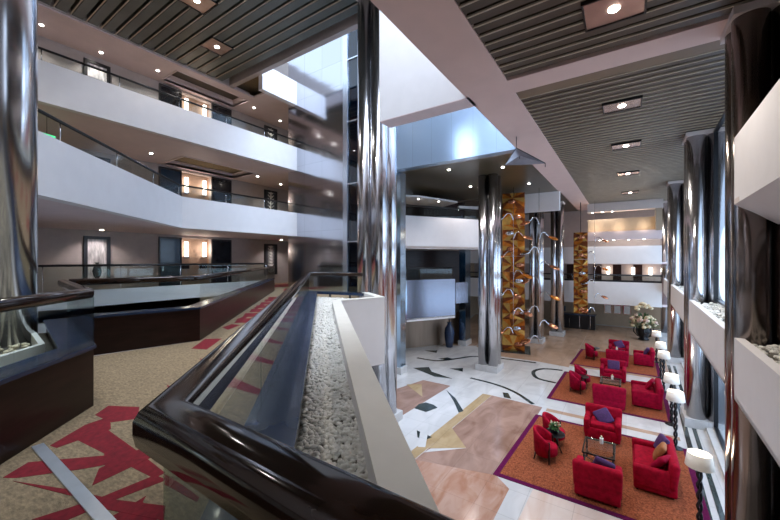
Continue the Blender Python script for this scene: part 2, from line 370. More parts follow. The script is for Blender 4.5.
# ------------------------------------------------------------------ foreground balustrade, trench of pebbles and ledge
RAILP = [(-.055, -.02), (-.05, -.045), (-.03, -.058), (.03, -.058), (.05, -.045), (.055, -.02), (.055, .01), (.045, .03), (.025, .04), (-.025, .04), (-.045, .03), (-.055, .01)]
def railpath(pts, z): return [(p[0], p[1], z) for p in pts]
FR = [(1.5, .37), (-.86, .37), (-7.1, 6.61), (-5.55, 6.95)]
bal = thing('balustrade', 'glossy dark wood handrail over glass that turns a corner in the foreground', 'balustrade', (0, 0, 0))
b = MB(); b.sweep(railpath(FR, 4.84), RAILP); b.build('handrail', M['rail'], bal)
b = MB(); b.sweep(railpath([(1.5, .50), (-.80, .50), (-7.05, 6.75), (-5.55, 7.05)], 4.32), [(-.18, -.03), (.09, -.03), (.09, .03), (-.18, .03)], smooth=False)
b.build('base_ledge', M['ledge'], bal)
b = MB(); b.sweep(railpath([(1.5, .38), (-.86, .38), (-7.1, 6.62)], MZ), [(-.06, .0), (.0, .0), (.0, .54), (-.06, .54)], smooth=False); b.build('kick_wall', M['wood'], bal)
def panes(path, z0, z1, L, parent, th=.012, gap=.012, m='glass'):
    for p, q in zip(path, path[1:]):
        p = Vector(p[:2]); q = Vector(q[:2]); n = max(1, round((q - p).length / L)); d = (q - p) / n; g = d.normalized() * gap / 2
        for i in range(n):
            b = MB(); b.obox(p + d * i + g, p + d * (i + 1) - g, th, z0, z1, off=-th / 2); b.build('glass_panel', M[m], parent)
panes([(1.5, .37), (.35, .37)], 4.35, 4.79, 1.2, bal); panes([(.35, .37), (-.86, .37)], 4.35, 4.79, .8, bal); panes([(-.86, .37), (-7.1, 6.61), (-5.55, 6.95)], 4.35, 4.79, 1.25, bal)
for x in (-6.6, -6.0):
    b = MB(); b.cyl((x, 6.9 + (x + 6.6) * .2, 4.18), (x, 6.9 + (x + 6.6) * .2, 4.32), .025, n=10); b.build('foot', M['black'], bal)

# trench body and the cream outer ledge
b = MB(); b.sweep([(1.5, .84, 0), (-.39, .84, 0), (-4.97, 5.42, 0), (-4.62, 6.50, 0), (-5.6, 7.2, 0)], [(-.11, 2.85), (.06, 2.85), (.06, 4.35), (-.11, 4.35)], smooth=False)
struct(b, 'wall_planter_outer', M['white'])
b = MB(); b.sweep([(1.5, .84, 0), (-.39, .84, 0), (-4.97, 5.42, 0), (-4.62, 6.50, 0), (-5.6, 7.2, 0)], [(-.115, 4.35), (.065, 4.35), (.065, 4.362), (-.115, 4.362)], smooth=False)
struct(b, 'trim_2', M['cream'])
bed = [(1.5, .5), (-.78, .5), (-7.0, 6.7), (-5.5, 7.1), (-4.68, 6.48), (-5.08, 5.42), (-.44, .76), (1.5, .76)]
b = MB(); b.prism(bed, 3.0, 4.2); struct(b, 'trim_3', M['soil'])
def inside(p, poly):
    c = False
    for (x0, y0), (x1, y1) in zip(poly, poly[1:] + poly[:1]):
        if (y0 > p[1]) != (y1 > p[1]) and p[0] < (x1 - x0) * (p[1] - y0) / (y1 - y0) + x0: c = not c
    return c
def pebbles(poly, z, r0, r1, n, name, label, m, nu=7, nv=5, near=None):
    b = MB(); xs = [p[0] for p in poly]; ys = [p[1] for p in poly]; k = 0; t = 0
    while k < n and t < n * 30:
        t += 1
        p = (random.uniform(min(xs), max(xs)), random.uniform(min(ys), max(ys)))
        if not inside(p, poly): continue
        k += 1; r = random.uniform(r0, r1)
        rot = Matrix.Rotation(random.uniform(0, 6), 3, 'Z') @ Matrix.Rotation(random.uniform(-.5, .5), 3, 'X')
        b.ball((p[0], p[1], z + random.uniform(-.2, .8) * r), r, nu, nv, 0, (1.15, .8, .62), rot)
    o = b.build(name, m); return tag(o, label, 'pebbles', kind='stuff')
near = [(-.40, .62), (-.78, .62), (-3.05, 2.87), (-2.6, 2.90), (-.46, .76), (-.40, .74)]
far_ = [(-3.05, 2.87), (-6.9, 6.72), (-5.5, 6.95), (-4.8, 6.3), (-5.12, 5.4), (-2.6, 2.90)]
pebbles(near, 4.195, .013, .023, 3600, 'pebbles', 'white pebbles filling the near end of the trench beside the cream ledge', M['pebble'])
pebbles(far_, 4.19, .016, .027, 5600, 'pebbles', 'white pebbles filling the far end of the trench beside the cream ledge', M['pebble'], 6, 4)

# ------------------------------------------------------------------ dark wood balustrades across the walkway
LB = [(-1.8, -1.36), (-4.4, 1.24), (-6.75, 1.6), (-6.36, 3.31), (-13.75, 10.65)]
def wood_balustrade(path, label, L, ret):
    t = thing('balustrade', label, 'balustrade')
    b = MB(); b.sweep(railpath(path, MZ), [(-.22, 0), (0, 0), (0, .57), (-.22, .57)], smooth=False); b.build('kick_wall', M['wood'], t)
    b = MB(); b.sweep(railpath(path, MZ + .57), [(-.25, 0), (.02, 0), (.02, .035), (-.25, .035)], smooth=False); b.build('base_ledge', M['ledge'], t)
    inner = []
    b = MB(); b.sweep(railpath(path, 4.88), [(u - .05, w) for u, w in RAILP]); b.build('handrail', M['rail'], t)
    panes([(p[0], p[1]) for p in path], MZ + .605, 4.83, L, t)
    return t
wood_balustrade([(-1.8, -1.36), (-4.4, 1.24), (-6.75, 1.6)], 'dark wood and glass balustrade of the planter at the left edge, on the carpet', 1.0, None)
wood_balustrade([(-6.77, 1.62), (-6.36, 3.31), (-13.72, 10.62)], 'long dark wood and glass balustrade running back along the left of the carpet', 1.6, None)
# planter behind the left balustrade
pl = [(-3.0, -.55), (-4.75, 1.18), (-6.7, 1.45), (-7.3, .2), (-5.2, -2.0)]
b = MB(); b.prism(pl, 3.7, 4.18); struct(b, 'trim_4', M['soil'])
b = MB(); b.obox((-5.2, 1.05), (-3.4, -.75), .05, 4.18, 4.30); b.obox((-6.7, 1.22), (-5.2, 1.05), .05, 4.18, 4.30); struct(b, 'trim_5', M['cream'])
pebbles([(-5.25, .95), (-3.5, -.8), (-5.2, -1.8), (-7.1, .2), (-6.6, 1.15)], 4.19, .02, .04, 1300, 'pebbles', 'cream pebbles in the planter around the left steel column', M['pebble_y'], 6, 4)

# ------------------------------------------------------------------ gallery block on the left: slabs, parapets, walls
GX = -13.75; WX = -18.2
A_edge = [(-6.6, -.6), (GX, 6.5), (GX, 12.05)]
def parapet(path, z0, z1, name):
    b = MB(); b.sweep([(p[0], p[1], 0) for p in path], [(0, z0), (.28, z0), (.28, z1), (0, z1)], smooth=False); return struct(b, name, M['white'])
# sweep offsets go to the right of the run; walking +Y that is the open side, so shift the paths back to keep the face on the line
def back(path, d=.28):
    out = []
    P = [Vector(p) for p in path]
    for i, p in enumerate(P):
        d0 = (P[i] - P[i - 1]).normalized() if i else (P[1] - P[0]).normalized()
        d1 = (P[i + 1] - P[i]).normalized() if i < len(P) - 1 else d0
        n = (Vector((d0.y, -d0.x)) + Vector((d1.y, -d1.x))).normalized(); k = 1 / n.dot(Vector((d0.y, -d0.x)))
        out.append(tuple(p - n * d * k))
    return out
B_edge = [(GX, -1.), (GX, 12.05)]
parapet(back([(GX, -1.), (GX, 10.62)]), 1.8, 4.25, 'wall_gallery_lower')
parapet(back(A_edge), 6.4, 7.57, 'wall_gallery_middle')
parapet(back(B_edge), 9.7, 10.87, 'wall_gallery_upper')
parapet(back([(GX, 9.98), (GX, 12.05)]), 13.0, 14.17, 'wall_gallery_top')
def rect(p, a, b_): return [(a[0], a[1]), (b_[0], a[1]), (b_[0], b_[1]), (a[0], b_[1])]
b = MB(); b.prism([(-6.7, -.8), (-13.95, 6.45), (-13.95, 12), (-14.4, 12), (-14.4, 18), (-18.2, 18), (-18.2, -2), (-8, -2)], 6.55, 7.0); struct(b, 'floor_gallery_middle', M['carpet'])
b = MB(); b.prism([(-13.95, -2), (-13.95, 12), (-14.4, 12), (-14.4, 18), (-18.2, 18), (-18.2, -2)], 9.95, 10.3); struct(b, 'floor_gallery_upper', M['carpet'])
b = MB(); b.prism([(-13.95, 10), (-13.95, 12), (-14.4, 12), (-14.4, 18), (-18.2, 18), (-18.2, 10)], 14.1, 14.3); struct(b, 'floor_gallery_top', M['carpet'])
# ceilings of the galleries with the dark recess in front of the doors
def ceiling(poly_rects, z, name, m='pinkbeige'):
    b = MB()
    for (x0, x1, y0, y1) in poly_rects: b.box(x0, x1, y0, y1, z, z + .1)
    return struct(b, name, M[m])
def recess(x0, x1, y0, y1, z, name):
    b = MB(); b.box(x0, x1, y0, y1, z + .38, z + .42, 1)
    for r in ((x0 - .06, x0, y0 - .06, y1 + .06), (x1, x1 + .06, y0 - .06, y1 + .06), (x0, x1, y0 - .06, y0), (x0, x1, y1, y1 + .06)): b.box(*r, z - .03, z + .42, 0)
    return struct(b, name, [M['pinkbeige'], M['darkmirror']])
for z, nm in ((9.7, 'middle'), (13.6, 'upper')):
    xr = -15.9 if z < 10 else -16.5
    xo = -13.97 if z < 10 else -16.0
    ceiling([(-18.2, xo, -2, 7.6), (-18.2, xo if z < 10 else -13.95, 11.1, 18), (xr, xo, 7.6, 11.1), (-18.2, -17.9, 7.6, 11.1)], z, 'ceiling_gallery_' + nm)
    recess(-17.9, xr, 7.6, 11.1, z, 'ceiling_recess_' + nm)
b = MB(); b.prism([(-6.75, -.9), (-13.95, 6.35), (-13.95, 12), (-14.4, 12), (-14.4, 18), (-18.2, 18), (-18.2, -2), (-8, -2)], 6.42, 6.5); struct(b, 'ceiling_gallery_lower', M['pinkbeige'])
# long back wall with three alcoves
b = MB(); b.box(WX - .3, WX, -4, 8.5, 3.4, 18); b.box(WX - .3, WX, 10.1, 18, 3.4, 18)
for z0, z1 in ((6.3, MZ + 2.95), (9.6, 10.3), (13.5, 18)): b.box(WX - .3, WX, 8.5, 10.1, z0, z1)
struct(b, 'wall_left', M['taupe'])
b = MB(); b.box(WX - .5, WX - .4, 8.4, 10.2, 3.4, 14); b.box(WX - .4, WX - .3, 8.4, 8.5, 3.4, 14); b.box(WX - .4, WX - .3, 10.1, 10.2, 3.4, 14); struct(b, 'wall_alcove', M['alcove'])
b = MB(); b.box(WX - .3, 5.0, -4.3, -4.0, 0, 14.5); struct(b, 'wall_back', M['taupe'])
b = MB(); b.box(WX - .3, -14.4, 18, 18.2, 3.4, 18); struct(b, 'wall_corridor_end', M['taupe'])
LV = [(MZ, 6.3, 'ground', 'bottom'), (7.0, 9.6, 'middle', 'middle'), (10.3, 13.5, 'upper', 'top')]
nd = 1; nw = 0
for zf, zc, lv, row in LV:
    for y0, y1, mm, side in ((7.6, 8.5, 'doorblue' if lv != 'upper' else 'doorblk', 'left'), (10.11, 11.12, 'doorblk', 'right')):
        b = MB(); b.box(WX, WX + .05, y0, y1, zf, zc - .08)
        d = b.build('door_%d' % nd, M[mm]); d['kind'] = 'structure'; nd += 1
        b = MB(); b.box(WX + .05, WX + .09, y0 + .08, y0 + .12, zf + .95, zf + 1.15); b.build('door_handle', M['chrome'], d)
        b = MB(); b.box(WX, WX + .08, y0 - .05, y0, zf, zc); b.box(WX, WX + .08, y1, y1 + .05, zf, zc); b.box(WX, WX + .08, y0, y1, zc - .08, zc); b.build('door_frame', M['blackframe'], d)
    for y, side in ((8.92, 'left'), (9.84, 'right')):
        t = thing('wall_sconce', 'glowing cylinder wall lamp on the %s side of the %s gallery alcove' % (side, row), 'lamp', (WX - .32, y, zf + (2.3 if lv == 'upper' else 1.62)), group='alcove wall lamps')
        b = MB(); b.cyl((.08, 0, 0), (.08, 0, .75), .085, n=16); b.build('lamp_tube', M['glow'], t)
        b = MB(); b.box(-.08, .16, -.1, .1, -.05, 0); b.build('bracket', M['chrome'], t)
        light('sconce_light', 'POINT', (WX - .08, y, zf + 2.0), 7, (1, .84, .68), .1)
        if lv == 'ground':
            t = thing('console_shelf', 'small dark shelf under the %s wall lamp of the bottom alcove' % side, 'shelf', (WX - .4, y, MZ + 1.2))
            b = MB(); b.box(0, .3, -.25, .25, 0, .05); b.build('shelf_board', M['wood'], t)
            b = MB(); b.box(0, .05, -.2, .2, -.2, 0); b.build('bracket', M['wood'], t)
    for y0, y1, side, mm in ((4.8, 5.68, 'left', 'art'), (13.32, 14.25, 'right', 'lattice')):
        zb = zf + .55 if lv == 'ground' else zf + .45; zt = zc - .12
        t = thing('wall_artwork', 'tall black framed %s on the %s gallery wall, %s of the doors' % ('pale artwork' if mm == 'art' else 'white lattice panel', row, side), 'artwork', (WX, (y0 + y1) / 2, zb), group='gallery wall panels')
        w = (y1 - y0) / 2; h = zt - zb
        b = MB(); b.box(0, .07, -w, -w + .12, 0, h); b.box(0, .07, w - .12, w, 0, h); b.box(0, .07, -w + .12, w - .12, 0, .12); b.box(0, .07, -w + .12, w - .12, h - .12, h); b.build('frame', M['blackframe'], t)
        b = MB(); b.box(0, .02, -w + .12, w - .12, .12, h - .12); b.build('picture', M['art'] if mm == 'art' else M['artdark'], t)
        if mm == 'art':
            b = MB(); b.lathe([(.06, 0), (.12, .1), (.16, .3), (.11, .5), (.05, .6), (.08, .66)], (.035, 0, .14), 12); b.v = [(.022 + (v[0] - .035) * .04, v[1], v[2]) for v in b.v]; b.build('motif', M['blackframe'], t)
        else:
            b = MB()
            for i in range(9):
                zz = .18 + i * (h - .36) / 8
                b.cyl((.03, -.13, zz), (.03, .13, zz), .035, n=8); b.cyl((.03, 0, zz - .1), (.03, 0, zz + .1), .05, n=8)
                b.cyl((.03, -.2, zz + .1), (.03, -.08, zz), .03, n=6); b.cyl((.03, .2, zz + .1), (.03, .08, zz), .03, n=6)
            b.build('lattice', M['paper'], t)
        light('panel_light', 'SPOT', (WX + .45, (y0 + y1) / 2, zc + .04), 30, (1, .9, .8), .04, (0, math.radians(-20), 0), math.radians(75))
# handrails with glass on the gallery edges
def gallery_rail(path, z, ztop, label):
    t = thing('balustrade', label, 'balustrade', group='gallery balustrades')
    b = MB(); b.tube(railpath(path, z), .035, 10); b.build('handrail', M['black'], t)
    panes(path, ztop, z - .03, 1.9, t)
    for p, q in zip(path, path[1:]):
        p = Vector(p); q = Vector(q); n = max(1, round((q - p).length / 1.9))
        for i in range(n + 1):
            c = p + (q - p) * i / n
            b = MB(); b.cyl((c.x, c.y, ztop - .01), (c.x, c.y, z - .02), .012, n=6); b.build('post', M['chrome'], t)
    return t
gallery_rail([(GX - .12, -1.), (GX - .12, 10.25)], 5.03, 4.25, 'thin black handrail over glass on the lowest white gallery parapet')
gallery_rail(back(A_edge, .14), 8.02, 7.57, 'thin black handrail over glass on the middle white gallery parapet')
gallery_rail(back(B_edge, .14), 11.26, 10.87, 'thin black handrail over glass on the upper white gallery parapet')
# small downlights in the gallery ceilings
dl = None
k = 0
GD = [(-17.0, 1.6, 13.6, 'upper', 'nearest'), (-17.3, 3.4, 13.6, 'upper', 'second'), (-17.6, 5.2, 13.6, 'upper', 'third'), (-17.2, 7.1, 13.6, 'upper', 'fourth'), (-17.0, 11.8, 13.6, 'upper', 'fifth'), (-17.3, 13.8, 13.6, 'upper', 'farthest'),
      (-16.3, 2.6, 9.7, 'middle', 'nearest'), (-16.6, 6.6, 9.7, 'middle', 'second'), (-16.4, 11.6, 9.7, 'middle', 'third'), (-17.0, 13.6, 9.7, 'middle', 'farthest'),
      (-17.5, 5.2, 6.42, 'lower', 'nearest'), (-17.2, 13.8, 6.42, 'lower', 'farthest')]
DLS = []
def downlight(x, y, z, label, group, power=18, col=(1, .92, .90), proto=[None]):
    if proto[0] is None:
        t = thing('downlight', label, 'light', (x, y, z), group=group)
        b = MB(); b.cyl((0, 0, -.012), (0, 0, 0), .09, n=16); b.build('trim_ring', M['chrome'], t)
        b = MB(); b.cyl((0, 0, -.022), (0, 0, -.0125), .06, n=16); b.build('lamp', M['lampdisc'], t)
        proto[0] = t
    else: place_copy(proto[0], label, (x, y, z), group=group)
    if power: light('downlight_lamp', 'SPOT', (x, y, z - .06), power, col, .05, (0, 0, 0), math.radians(130))
for x, y, z, lv, n in GD: downlight(x, y, z, '%s small round downlight in the %s gallery ceiling at left' % (n, lv), 'gallery downlights', 85)
for z, lv in ((9.7, 'middle'), (13.6, 'upper')):
    for y, n in ((7.9, 'near'), (9.0, 'middle'), (10.7, 'far')):
        downlight(-16.9 if z > 10 else -16.6, y, z + .38, '%s round downlight inside the dark ceiling recess of the %s gallery' % (n, lv), 'recess downlights', 25)
# exit sign hung over the middle gallery at the left
t = thing('exit_sign', 'small lit green exit sign above the middle gallery parapet at far left', 'sign', (-14.9, 3.05, 8.95), PI * .62)
b = MB(); b.box(-.22, .22, -.02, .02, 0, .16); b.build('sign_box', M['green_sign'], t)
b = MB(); b.box(-.16, -.02, -.024, -.02, .065, .09); b.prism([(-.2, 0), (-.2, .01), (-.21, .01), (-.21, 0)], .06, .1); b.ball((.08, -.024, .12), .018, 8, 5, 0, (1, .2, 1)); b.box(.06, .1, -.024, -.02, .03, .1); b.build('pictogram', M['paper'], t)
b = MB(); b.cyl((0, 0, .16), (0, 0, .75), .008, n=6); b.build('hanger', M['black'], t)

# ------------------------------------------------------------------ lift core of steel sheets
b = MB(); b.box(-14.4, -10.67, 12, 15.5, 3.3, 18.5); struct(b, 'wall_lift_core', M['steel_panel'])
b = MB(); b.box(-14.4, -9.68, 12.6, 15.5, 0, 18.5); b.box(-10.62, -10.3, 12.5, 12.6, 0, 18.5); struct(b, 'wall_lift_shaft', M['lift_dark'])
b = MB(); b.box(-10.60, -9.70, 12.05, 12.1, 3.3, 18.5); b.box(-9.72, -9.68, 12.1, 12.6, 3.3, 18.5); o = struct(b, 'window_1', M['darkblue'])
b = MB(); b.box(-10.67, -10.42, 11.98, 12.1, 3.3, 18.5)
for z in (6.0, 8.6, 11.4, 14.2): b.box(-10.42, -9.7, 12.0, 12.1, z, z + .05)
b.build('window_frame', M['ash'], o)
for i, z in enumerate((4.9, 6.9, 9.4, 11.2)):
    downlight(-9.85, 11.9, z, '', '', 0) if False else None

# ------------------------------------------------------------------ steel columns
def column(x, y, z0, z1, r, label, m='steel', cap=True, base=True, rz=0., n=28):
    t = thing('steel_column', label, 'column', (x, y, z0), rz, group='steel columns')
    for sx, sy in ((-1, -1), (1, -1), (-1, 1), (1, 1)):
        b = MB(); b.cyl((sx * r, sy * r, .25 if base else 0), (sx * r, sy * r, z1 - z0 - (.12 if cap else 0)), r * .995, n=n)
        o = b.build('tube', M[m], t)
    if base: b = MB(); b.box(-2.25 * r, 2.25 * r, -2.25 * r, 2.25 * r, 0, .28); b.build('plinth', M['marble_white'], t)
    if cap: b = MB(); b.box(-2.1 * r, 2.1 * r, -2.1 * r, 2.1 * r, z1 - z0 - .14, z1 - z0 - .02); b.build('capital', M['pale_beam'], t)
    return t
column(-6.66, 9.14, 0, TOP, .265, 'tall cluster of polished steel tubes rising beside the far end of the pebble trench')
column(-5.4, 16.5, 0, CEIL, .23, 'steel tube column on a white plinth in the middle of the white marble floor', cap=False)
column(-4.72, 23.6, 0, CEIL, .2, 'steel tube column on white plinth just right of the near amber glass tower')
column(-3.95, 26.6, 0, CEIL, .2, 'slim steel column behind the leafy wire mobile, right of the amber tower')
column(1.87, 8.05, 0, CEIL, .225, 'large dark bronze tube column close by at the right edge', 'bronze')
column(2.08, 14.75, 0, CEIL, .25, 'second steel column along the window side, counting from the right edge')
column(2.36, 23.2, 0, CEIL, .28, 'third steel column along the window side, counting from the right edge')
column(2.55, 30.5, 0, CEIL, .28, 'farthest steel column on the window side, beside the flower arrangement')
column(-6.49, .68, 4.1, TOP, .255, 'large steel column standing in the pebble planter at the left edge', base=False)
# blue steel piers of the core beyond the near column
def pier(x0, x1, y0, y1, zt, label):
    t = thing('steel_pier', label, 'pier', ((x0 + x1) / 2, (y0 + y1) / 2, 0))
    w = (x1 - x0) / 2; d = (y1 - y0) / 2
    b = MB(); b.box(-w, w, -d, d, .3, zt); b.build('cladding', M['steel_blue'], t)
    b = MB(); b.box(-w - .06, w + .06, -d - .06, d + .06, 0, .3); b.build('plinth', M['marble_white'], t)
pier(-9.0, -8.5, 13.45, 13.9, CEIL - .01, 'flat blue-grey steel pier standing behind the tall near column')
pier(-8.45, -8.05, 20.1, 20.9, 5.8, 'flat steel pier beside the dark vase, left of the marble floor column')

# ------------------------------------------------------------------ middle: bulkheads, balconies, core walls
b = MB(); b.box(-9.6, -3.2, 13, 13.4, CEIL, 17.5); struct(b, 'wall_bulkhead', M['steel_sky'])
b = MB(); b.box(-11.5, -3.26, 13.4, 22.3, CEIL, CEIL + .2); struct(b, 'ceiling_middle', M['darkmirror'])
b = MB(); b.box(-5.6, -3.2, 22.3, 22.6, 8.1, CEIL + .2); struct(b, 'wall_bulkhead_far', M['white'])
def obx(p, q, w, z0, z1, name, m, off=0.):
    b = MB(); b.obox(p, q, w, z0, z1, off=off); return struct(b, name, M[m])
FM = [(-10.4, 14.7), (-9.65, 15.93), (-6.84, 20.6)]
obx(FM[0], FM[2], -.3, 5.82, 7.57, 'wall_balcony_middle', 'white')
b = MB(); b.prism([FM[0], FM[2], (-9.5, 24.5), (-14, 17)], 5.84, 5.95); struct(b, 'ceiling_under_balcony', M['pale_beam'])
b = MB(); b.prism([(-10.7, 14.9), (-7.2, 20.7), (-9.5, 24.5), (-14, 17)], 6.6, 6.7); struct(b, 'floor_balcony', M['carpet'])
t = thing('balustrade', 'black handrail above the white middle balcony between two steel columns', 'balustrade')
b = MB(); b.tube(railpath([(-10.5, 14.85), (-6.95, 20.7)], 8.15), .04, 8); b.build('handrail', M['black'], t); panes([(-10.5, 14.85), (-6.95, 20.7)], 7.57, 8.1, 1.5, t)
# white canopy-like ceiling over the balcony with its downlights
b = MB(); b.prism([(-13.0, 16.0), (-10.9, 15.6), (-9.6, 17.2), (-8.6, 20.2), (-10.5, 21.5), (-13.5, 18.5)], 8.72, 8.82); b.obox((-8.6, 20.2), (-7.4, 21.4), .25, 8.3, 8.5); struct(b, 'ceiling_balcony', M['white'])
for i, p in enumerate([(-10.6, 16.2), (-9.9, 17.6), (-9.3, 19.0)]): downlight(p[0], p[1], 8.715, ['left', 'centre', 'right'][i] + ' downlight in the white ceiling above the middle balcony', 'balcony downlights', 25)
b = MB(); b.prism([(-13.2, 17.5), (-13.4, 17.4), (-9.6, 23.4), (-9.4, 23.3)], 0, CEIL); struct(b, 'wall_balcony_back', M['wood'])
# mirror clad balcony below it
obx((-10.3, 14.85), (-9.66, 15.93), -.3, 2.0, 4.12, 'wall_mirror_balcony_near', 'steel_blue')
obx((-9.66, 15.93), (-8.1, 18.66), -.3, 2.0, 4.12, 'wall_mirror_balcony', 'mirror_fascia')
obx((-9.66, 15.93), (-8.1, 18.66), -.34, 1.9, 2.06, 'trim_14', 'white')
obx((-8.1, 18.75), (-7.7, 19.6), -.3, 2.7, 3.9, 'wall_mirror_balcony_end', 'mirror_fascia')
b = MB(); b.prism([(-10.5, 14.9), (-8.3, 18.75), (-9.2, 23.0), (-13, 17.4)], 2.02, 2.12); struct(b, 'ceiling_under_mirror_balcony', M['darkmirror'])
t = thing('balustrade', 'dark handrail with smoked glass above the mirror clad balcony', 'balustrade')
b = MB(); b.tube(railpath([(-10.4, 15.0), (-8.3, 18.7)], 4.75), .04, 8); b.build('handrail', M['black'], t); panes([(-10.4, 15.0), (-8.3, 18.7)], 4.12, 4.7, 1.5, t)
b = MB(); b.prism([(-11.6, 16.6), (-11.4, 16.5), (-8.6, 20.9), (-8.8, 21.1)], 0, 2.02); struct(b, 'wall_recess', M['bronze_rough'])
# beam framing of the lobby ceiling and the light well
b = MB(); b.box(-3.27, -2.2, -4, 33, CEIL, CEIL + .5); struct(b, 'ceiling_beam', M['pinkbeam'])
b = MB(); b.box(-2.2, 3, 7.95, 8.62, CEIL, CEIL + .5); struct(b, 'ceiling_cross_beam', M['pinkbeam'])
b = MB(); b.box(-2.2, 3, 8.62, 9.05, CEIL + .02, CEIL + .5); struct(b, 'trim_6', M['brown_trim'])
b = MB(); b.box(-5.90, -3.2, 8.2, 8.75, CEIL, 17); b.box(-3.4, -3.2, -4, 8.2, CEIL + .5, 17); b.box(-3.4, -3.2, 8.75, 33, CEIL + .5, 12.5); struct(b, 'wall_light_well', M['white'])
b = MB(); b.box(-5.90, -3.27, 8.2, 8.75, CEIL - .02, CEIL); struct(b, 'trim_7', M['pinkbeige'])

# ------------------------------------------------------------------ slat ceilings
def slats(x0, x1, y0, y1, z, pitch, w, h, name, m='slat'):
    b = MB(); y = y0 + .04
    while y + w < y1:
        b.add([(x0, y, z + h), (x0, y + w * .15, z), (x0, y + w, z), (x0, y + w, z + h), (x1, y, z + h), (x1, y + w * .15, z), (x1, y + w, z), (x1, y + w, z + h)],
              [(0, 1, 2, 3), (7, 6, 5, 4), (0, 4, 5, 1), (1, 5, 6, 2), (2, 6, 7, 3), (3, 7, 4, 0)], 0)
        b.box(x0, x1, y - .012, y + .02, z - .012, z + .02, 1)  # thin strip carrying the painted edge light
        y += pitch
    o = struct(b, name, [M[m], M['slat_edge']])
    return o
slats(-2.2, 3.0, -3.5, 7.95, CEIL + .03, .30, .215, .14, 'ceiling_slats_near')
slats(-2.2, 3.0, 9.05, 32.5, CEIL + .03, .27, .19, .12, 'ceiling_slats_lobby')
slats(-16.0, -5.75, -3.5, 9.72, TOP, .43, .33, .30, 'ceiling_slats_high', 'slat_high')
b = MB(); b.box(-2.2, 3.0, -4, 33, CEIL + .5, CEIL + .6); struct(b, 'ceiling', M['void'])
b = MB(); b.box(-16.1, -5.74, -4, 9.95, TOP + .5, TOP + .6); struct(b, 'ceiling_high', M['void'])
b = MB(); b.box(-16.15, -5.75, 9.72, 9.95, TOP - .05, TOP + .5); b.box(-5.9, -5.75, -4, 9.72, TOP - .05, TOP + .5); b.box(-16.18, -15.95, -4, 9.95, TOP - .05, TOP + .5); struct(b, 'trim_8', M['taupe'])

# square light fittings set in the slats
def fitting(x, y, z, w, d, label, group, power, emm='lampdisc', col=(1, .9, .8), plate='fitting'):
    t = thing('ceiling_light', label, 'light', (x, y, z), group=group)
    b = MB(); b.box(-w / 2, w / 2, -d / 2, d / 2, -.01, .015); b.build('plate', M[plate], t)
    b = MB()
    for r in ((-w / 2 - .03, -w / 2, -d / 2 - .03, d / 2 + .03), (w / 2, w / 2 + .03, -d / 2 - .03, d / 2 + .03), (-w / 2, w / 2, -d / 2 - .03, -d / 2), (-w / 2, w / 2, d / 2, d / 2 + .03)): b.box(*r, -.03, .03)
    b.build('frame', M['black'], t)
    b = MB(); b.lathe([(.07, -.03), (.085, -.02), (.085, -.01)], n=20); b.build('lamp', M[emm], t)
    light('ceiling_lamp', 'SPOT', (x, y, z - .12), power, col, .1, (0, 0, 0), math.radians(125))
names = ['nearest', 'second', 'third', 'fourth', 'fifth', 'farthest']
for i, (x, y) in enumerate([(-.16, 6.6), (-.09, 10.87), (0, 14.75), (.07, 19.57), (.19, 25.15), (.29, 30.1)]):
    fitting(x, y, CEIL + .0, .8, .72 if i == 0 else .62, '%s square light fitting in the lobby slat ceiling' % names[i], 'lobby ceiling lights', 420)
for i, (x, y) in enumerate([(-13.5, 7.7), (-11.65, 5.97)]):
    fitting(x, y, TOP - .01, .85, .85, ['square light fitting in the high slat ceiling, nearer the galleries', 'square light fitting in the high slat ceiling at the top edge'][i], 'high ceiling lights', 240, col=(1, .93, .88))

for i, (x, y) in enumerate([(-7.6, 1.2), (-11.2, -1.4)]):  # extra fittings out of view, added to light the walkway
    fitting(x, y, TOP - .01, .85, .85, ['square light fitting in the high slat ceiling above the walkway', 'square light fitting in the high slat ceiling above the planter'][i], 'high ceiling lights', 500, col=(1, .93, .88))

# ------------------------------------------------------------------ right side: window wall, planters
def LX(y): return 1.42 + .030 * (y - 7.6)
def seg(y0, y1, dx, w, z0, z1, name, m):
    b = MB(); b.prism([(LX(y0) + dx, y0), (LX(y0) + dx + w, y0), (LX(y1) + dx + w, y1), (LX(y1) + dx, y1)], z0, z1); return struct(b, name, M[m])
bays = [(-1.5, 7.65), (8.5, 14.2), (15.3, 22.6), (23.8, 29.9)]
for i, (y0, y1) in enumerate(bays):
    seg(y0, y1, 0, .12, 3.0, 3.97, 'wall_right_planter_%d' % (i + 1), 'white')
    seg(y0, y1, .12, .95, 3.3, 3.86, 'wall_right_bed_%d' % (i + 1), 'soil')
    seg(y0, y1, 0, 1.05, 3.0, 3.06, 'trim_%d' % (9 + i), 'white')
    poly = [(LX(y0) + .14, max(y0, 3.0)), (LX(y0) + .9, max(y0, 3.0)), (LX(y1) + .9, y1), (LX(y1) + .14, y1)]
    if i < 3: pebbles(poly, 3.88, .03, .055, [420, 420, 300][i], 'pebbles', ['pebbles along the nearest white planter at the right edge', 'pebbles along the white planter between first and second window columns', 'pebbles along the white planter between second and third window columns'][i], M['pebble'], 6, 4)
    seg(y0, y1, 0, .12, 6.08, 7.13, 'wall_right_upper_%d' % (i + 1), 'white') if i < 1 else None
b = MB(); b.prism([(1.42, 7.65), (1.3, 3), (5, 3), (5, 14), (3.4, 14)], 6.08, 6.16); struct(b, 'ceiling_right', M['pale_beam'])
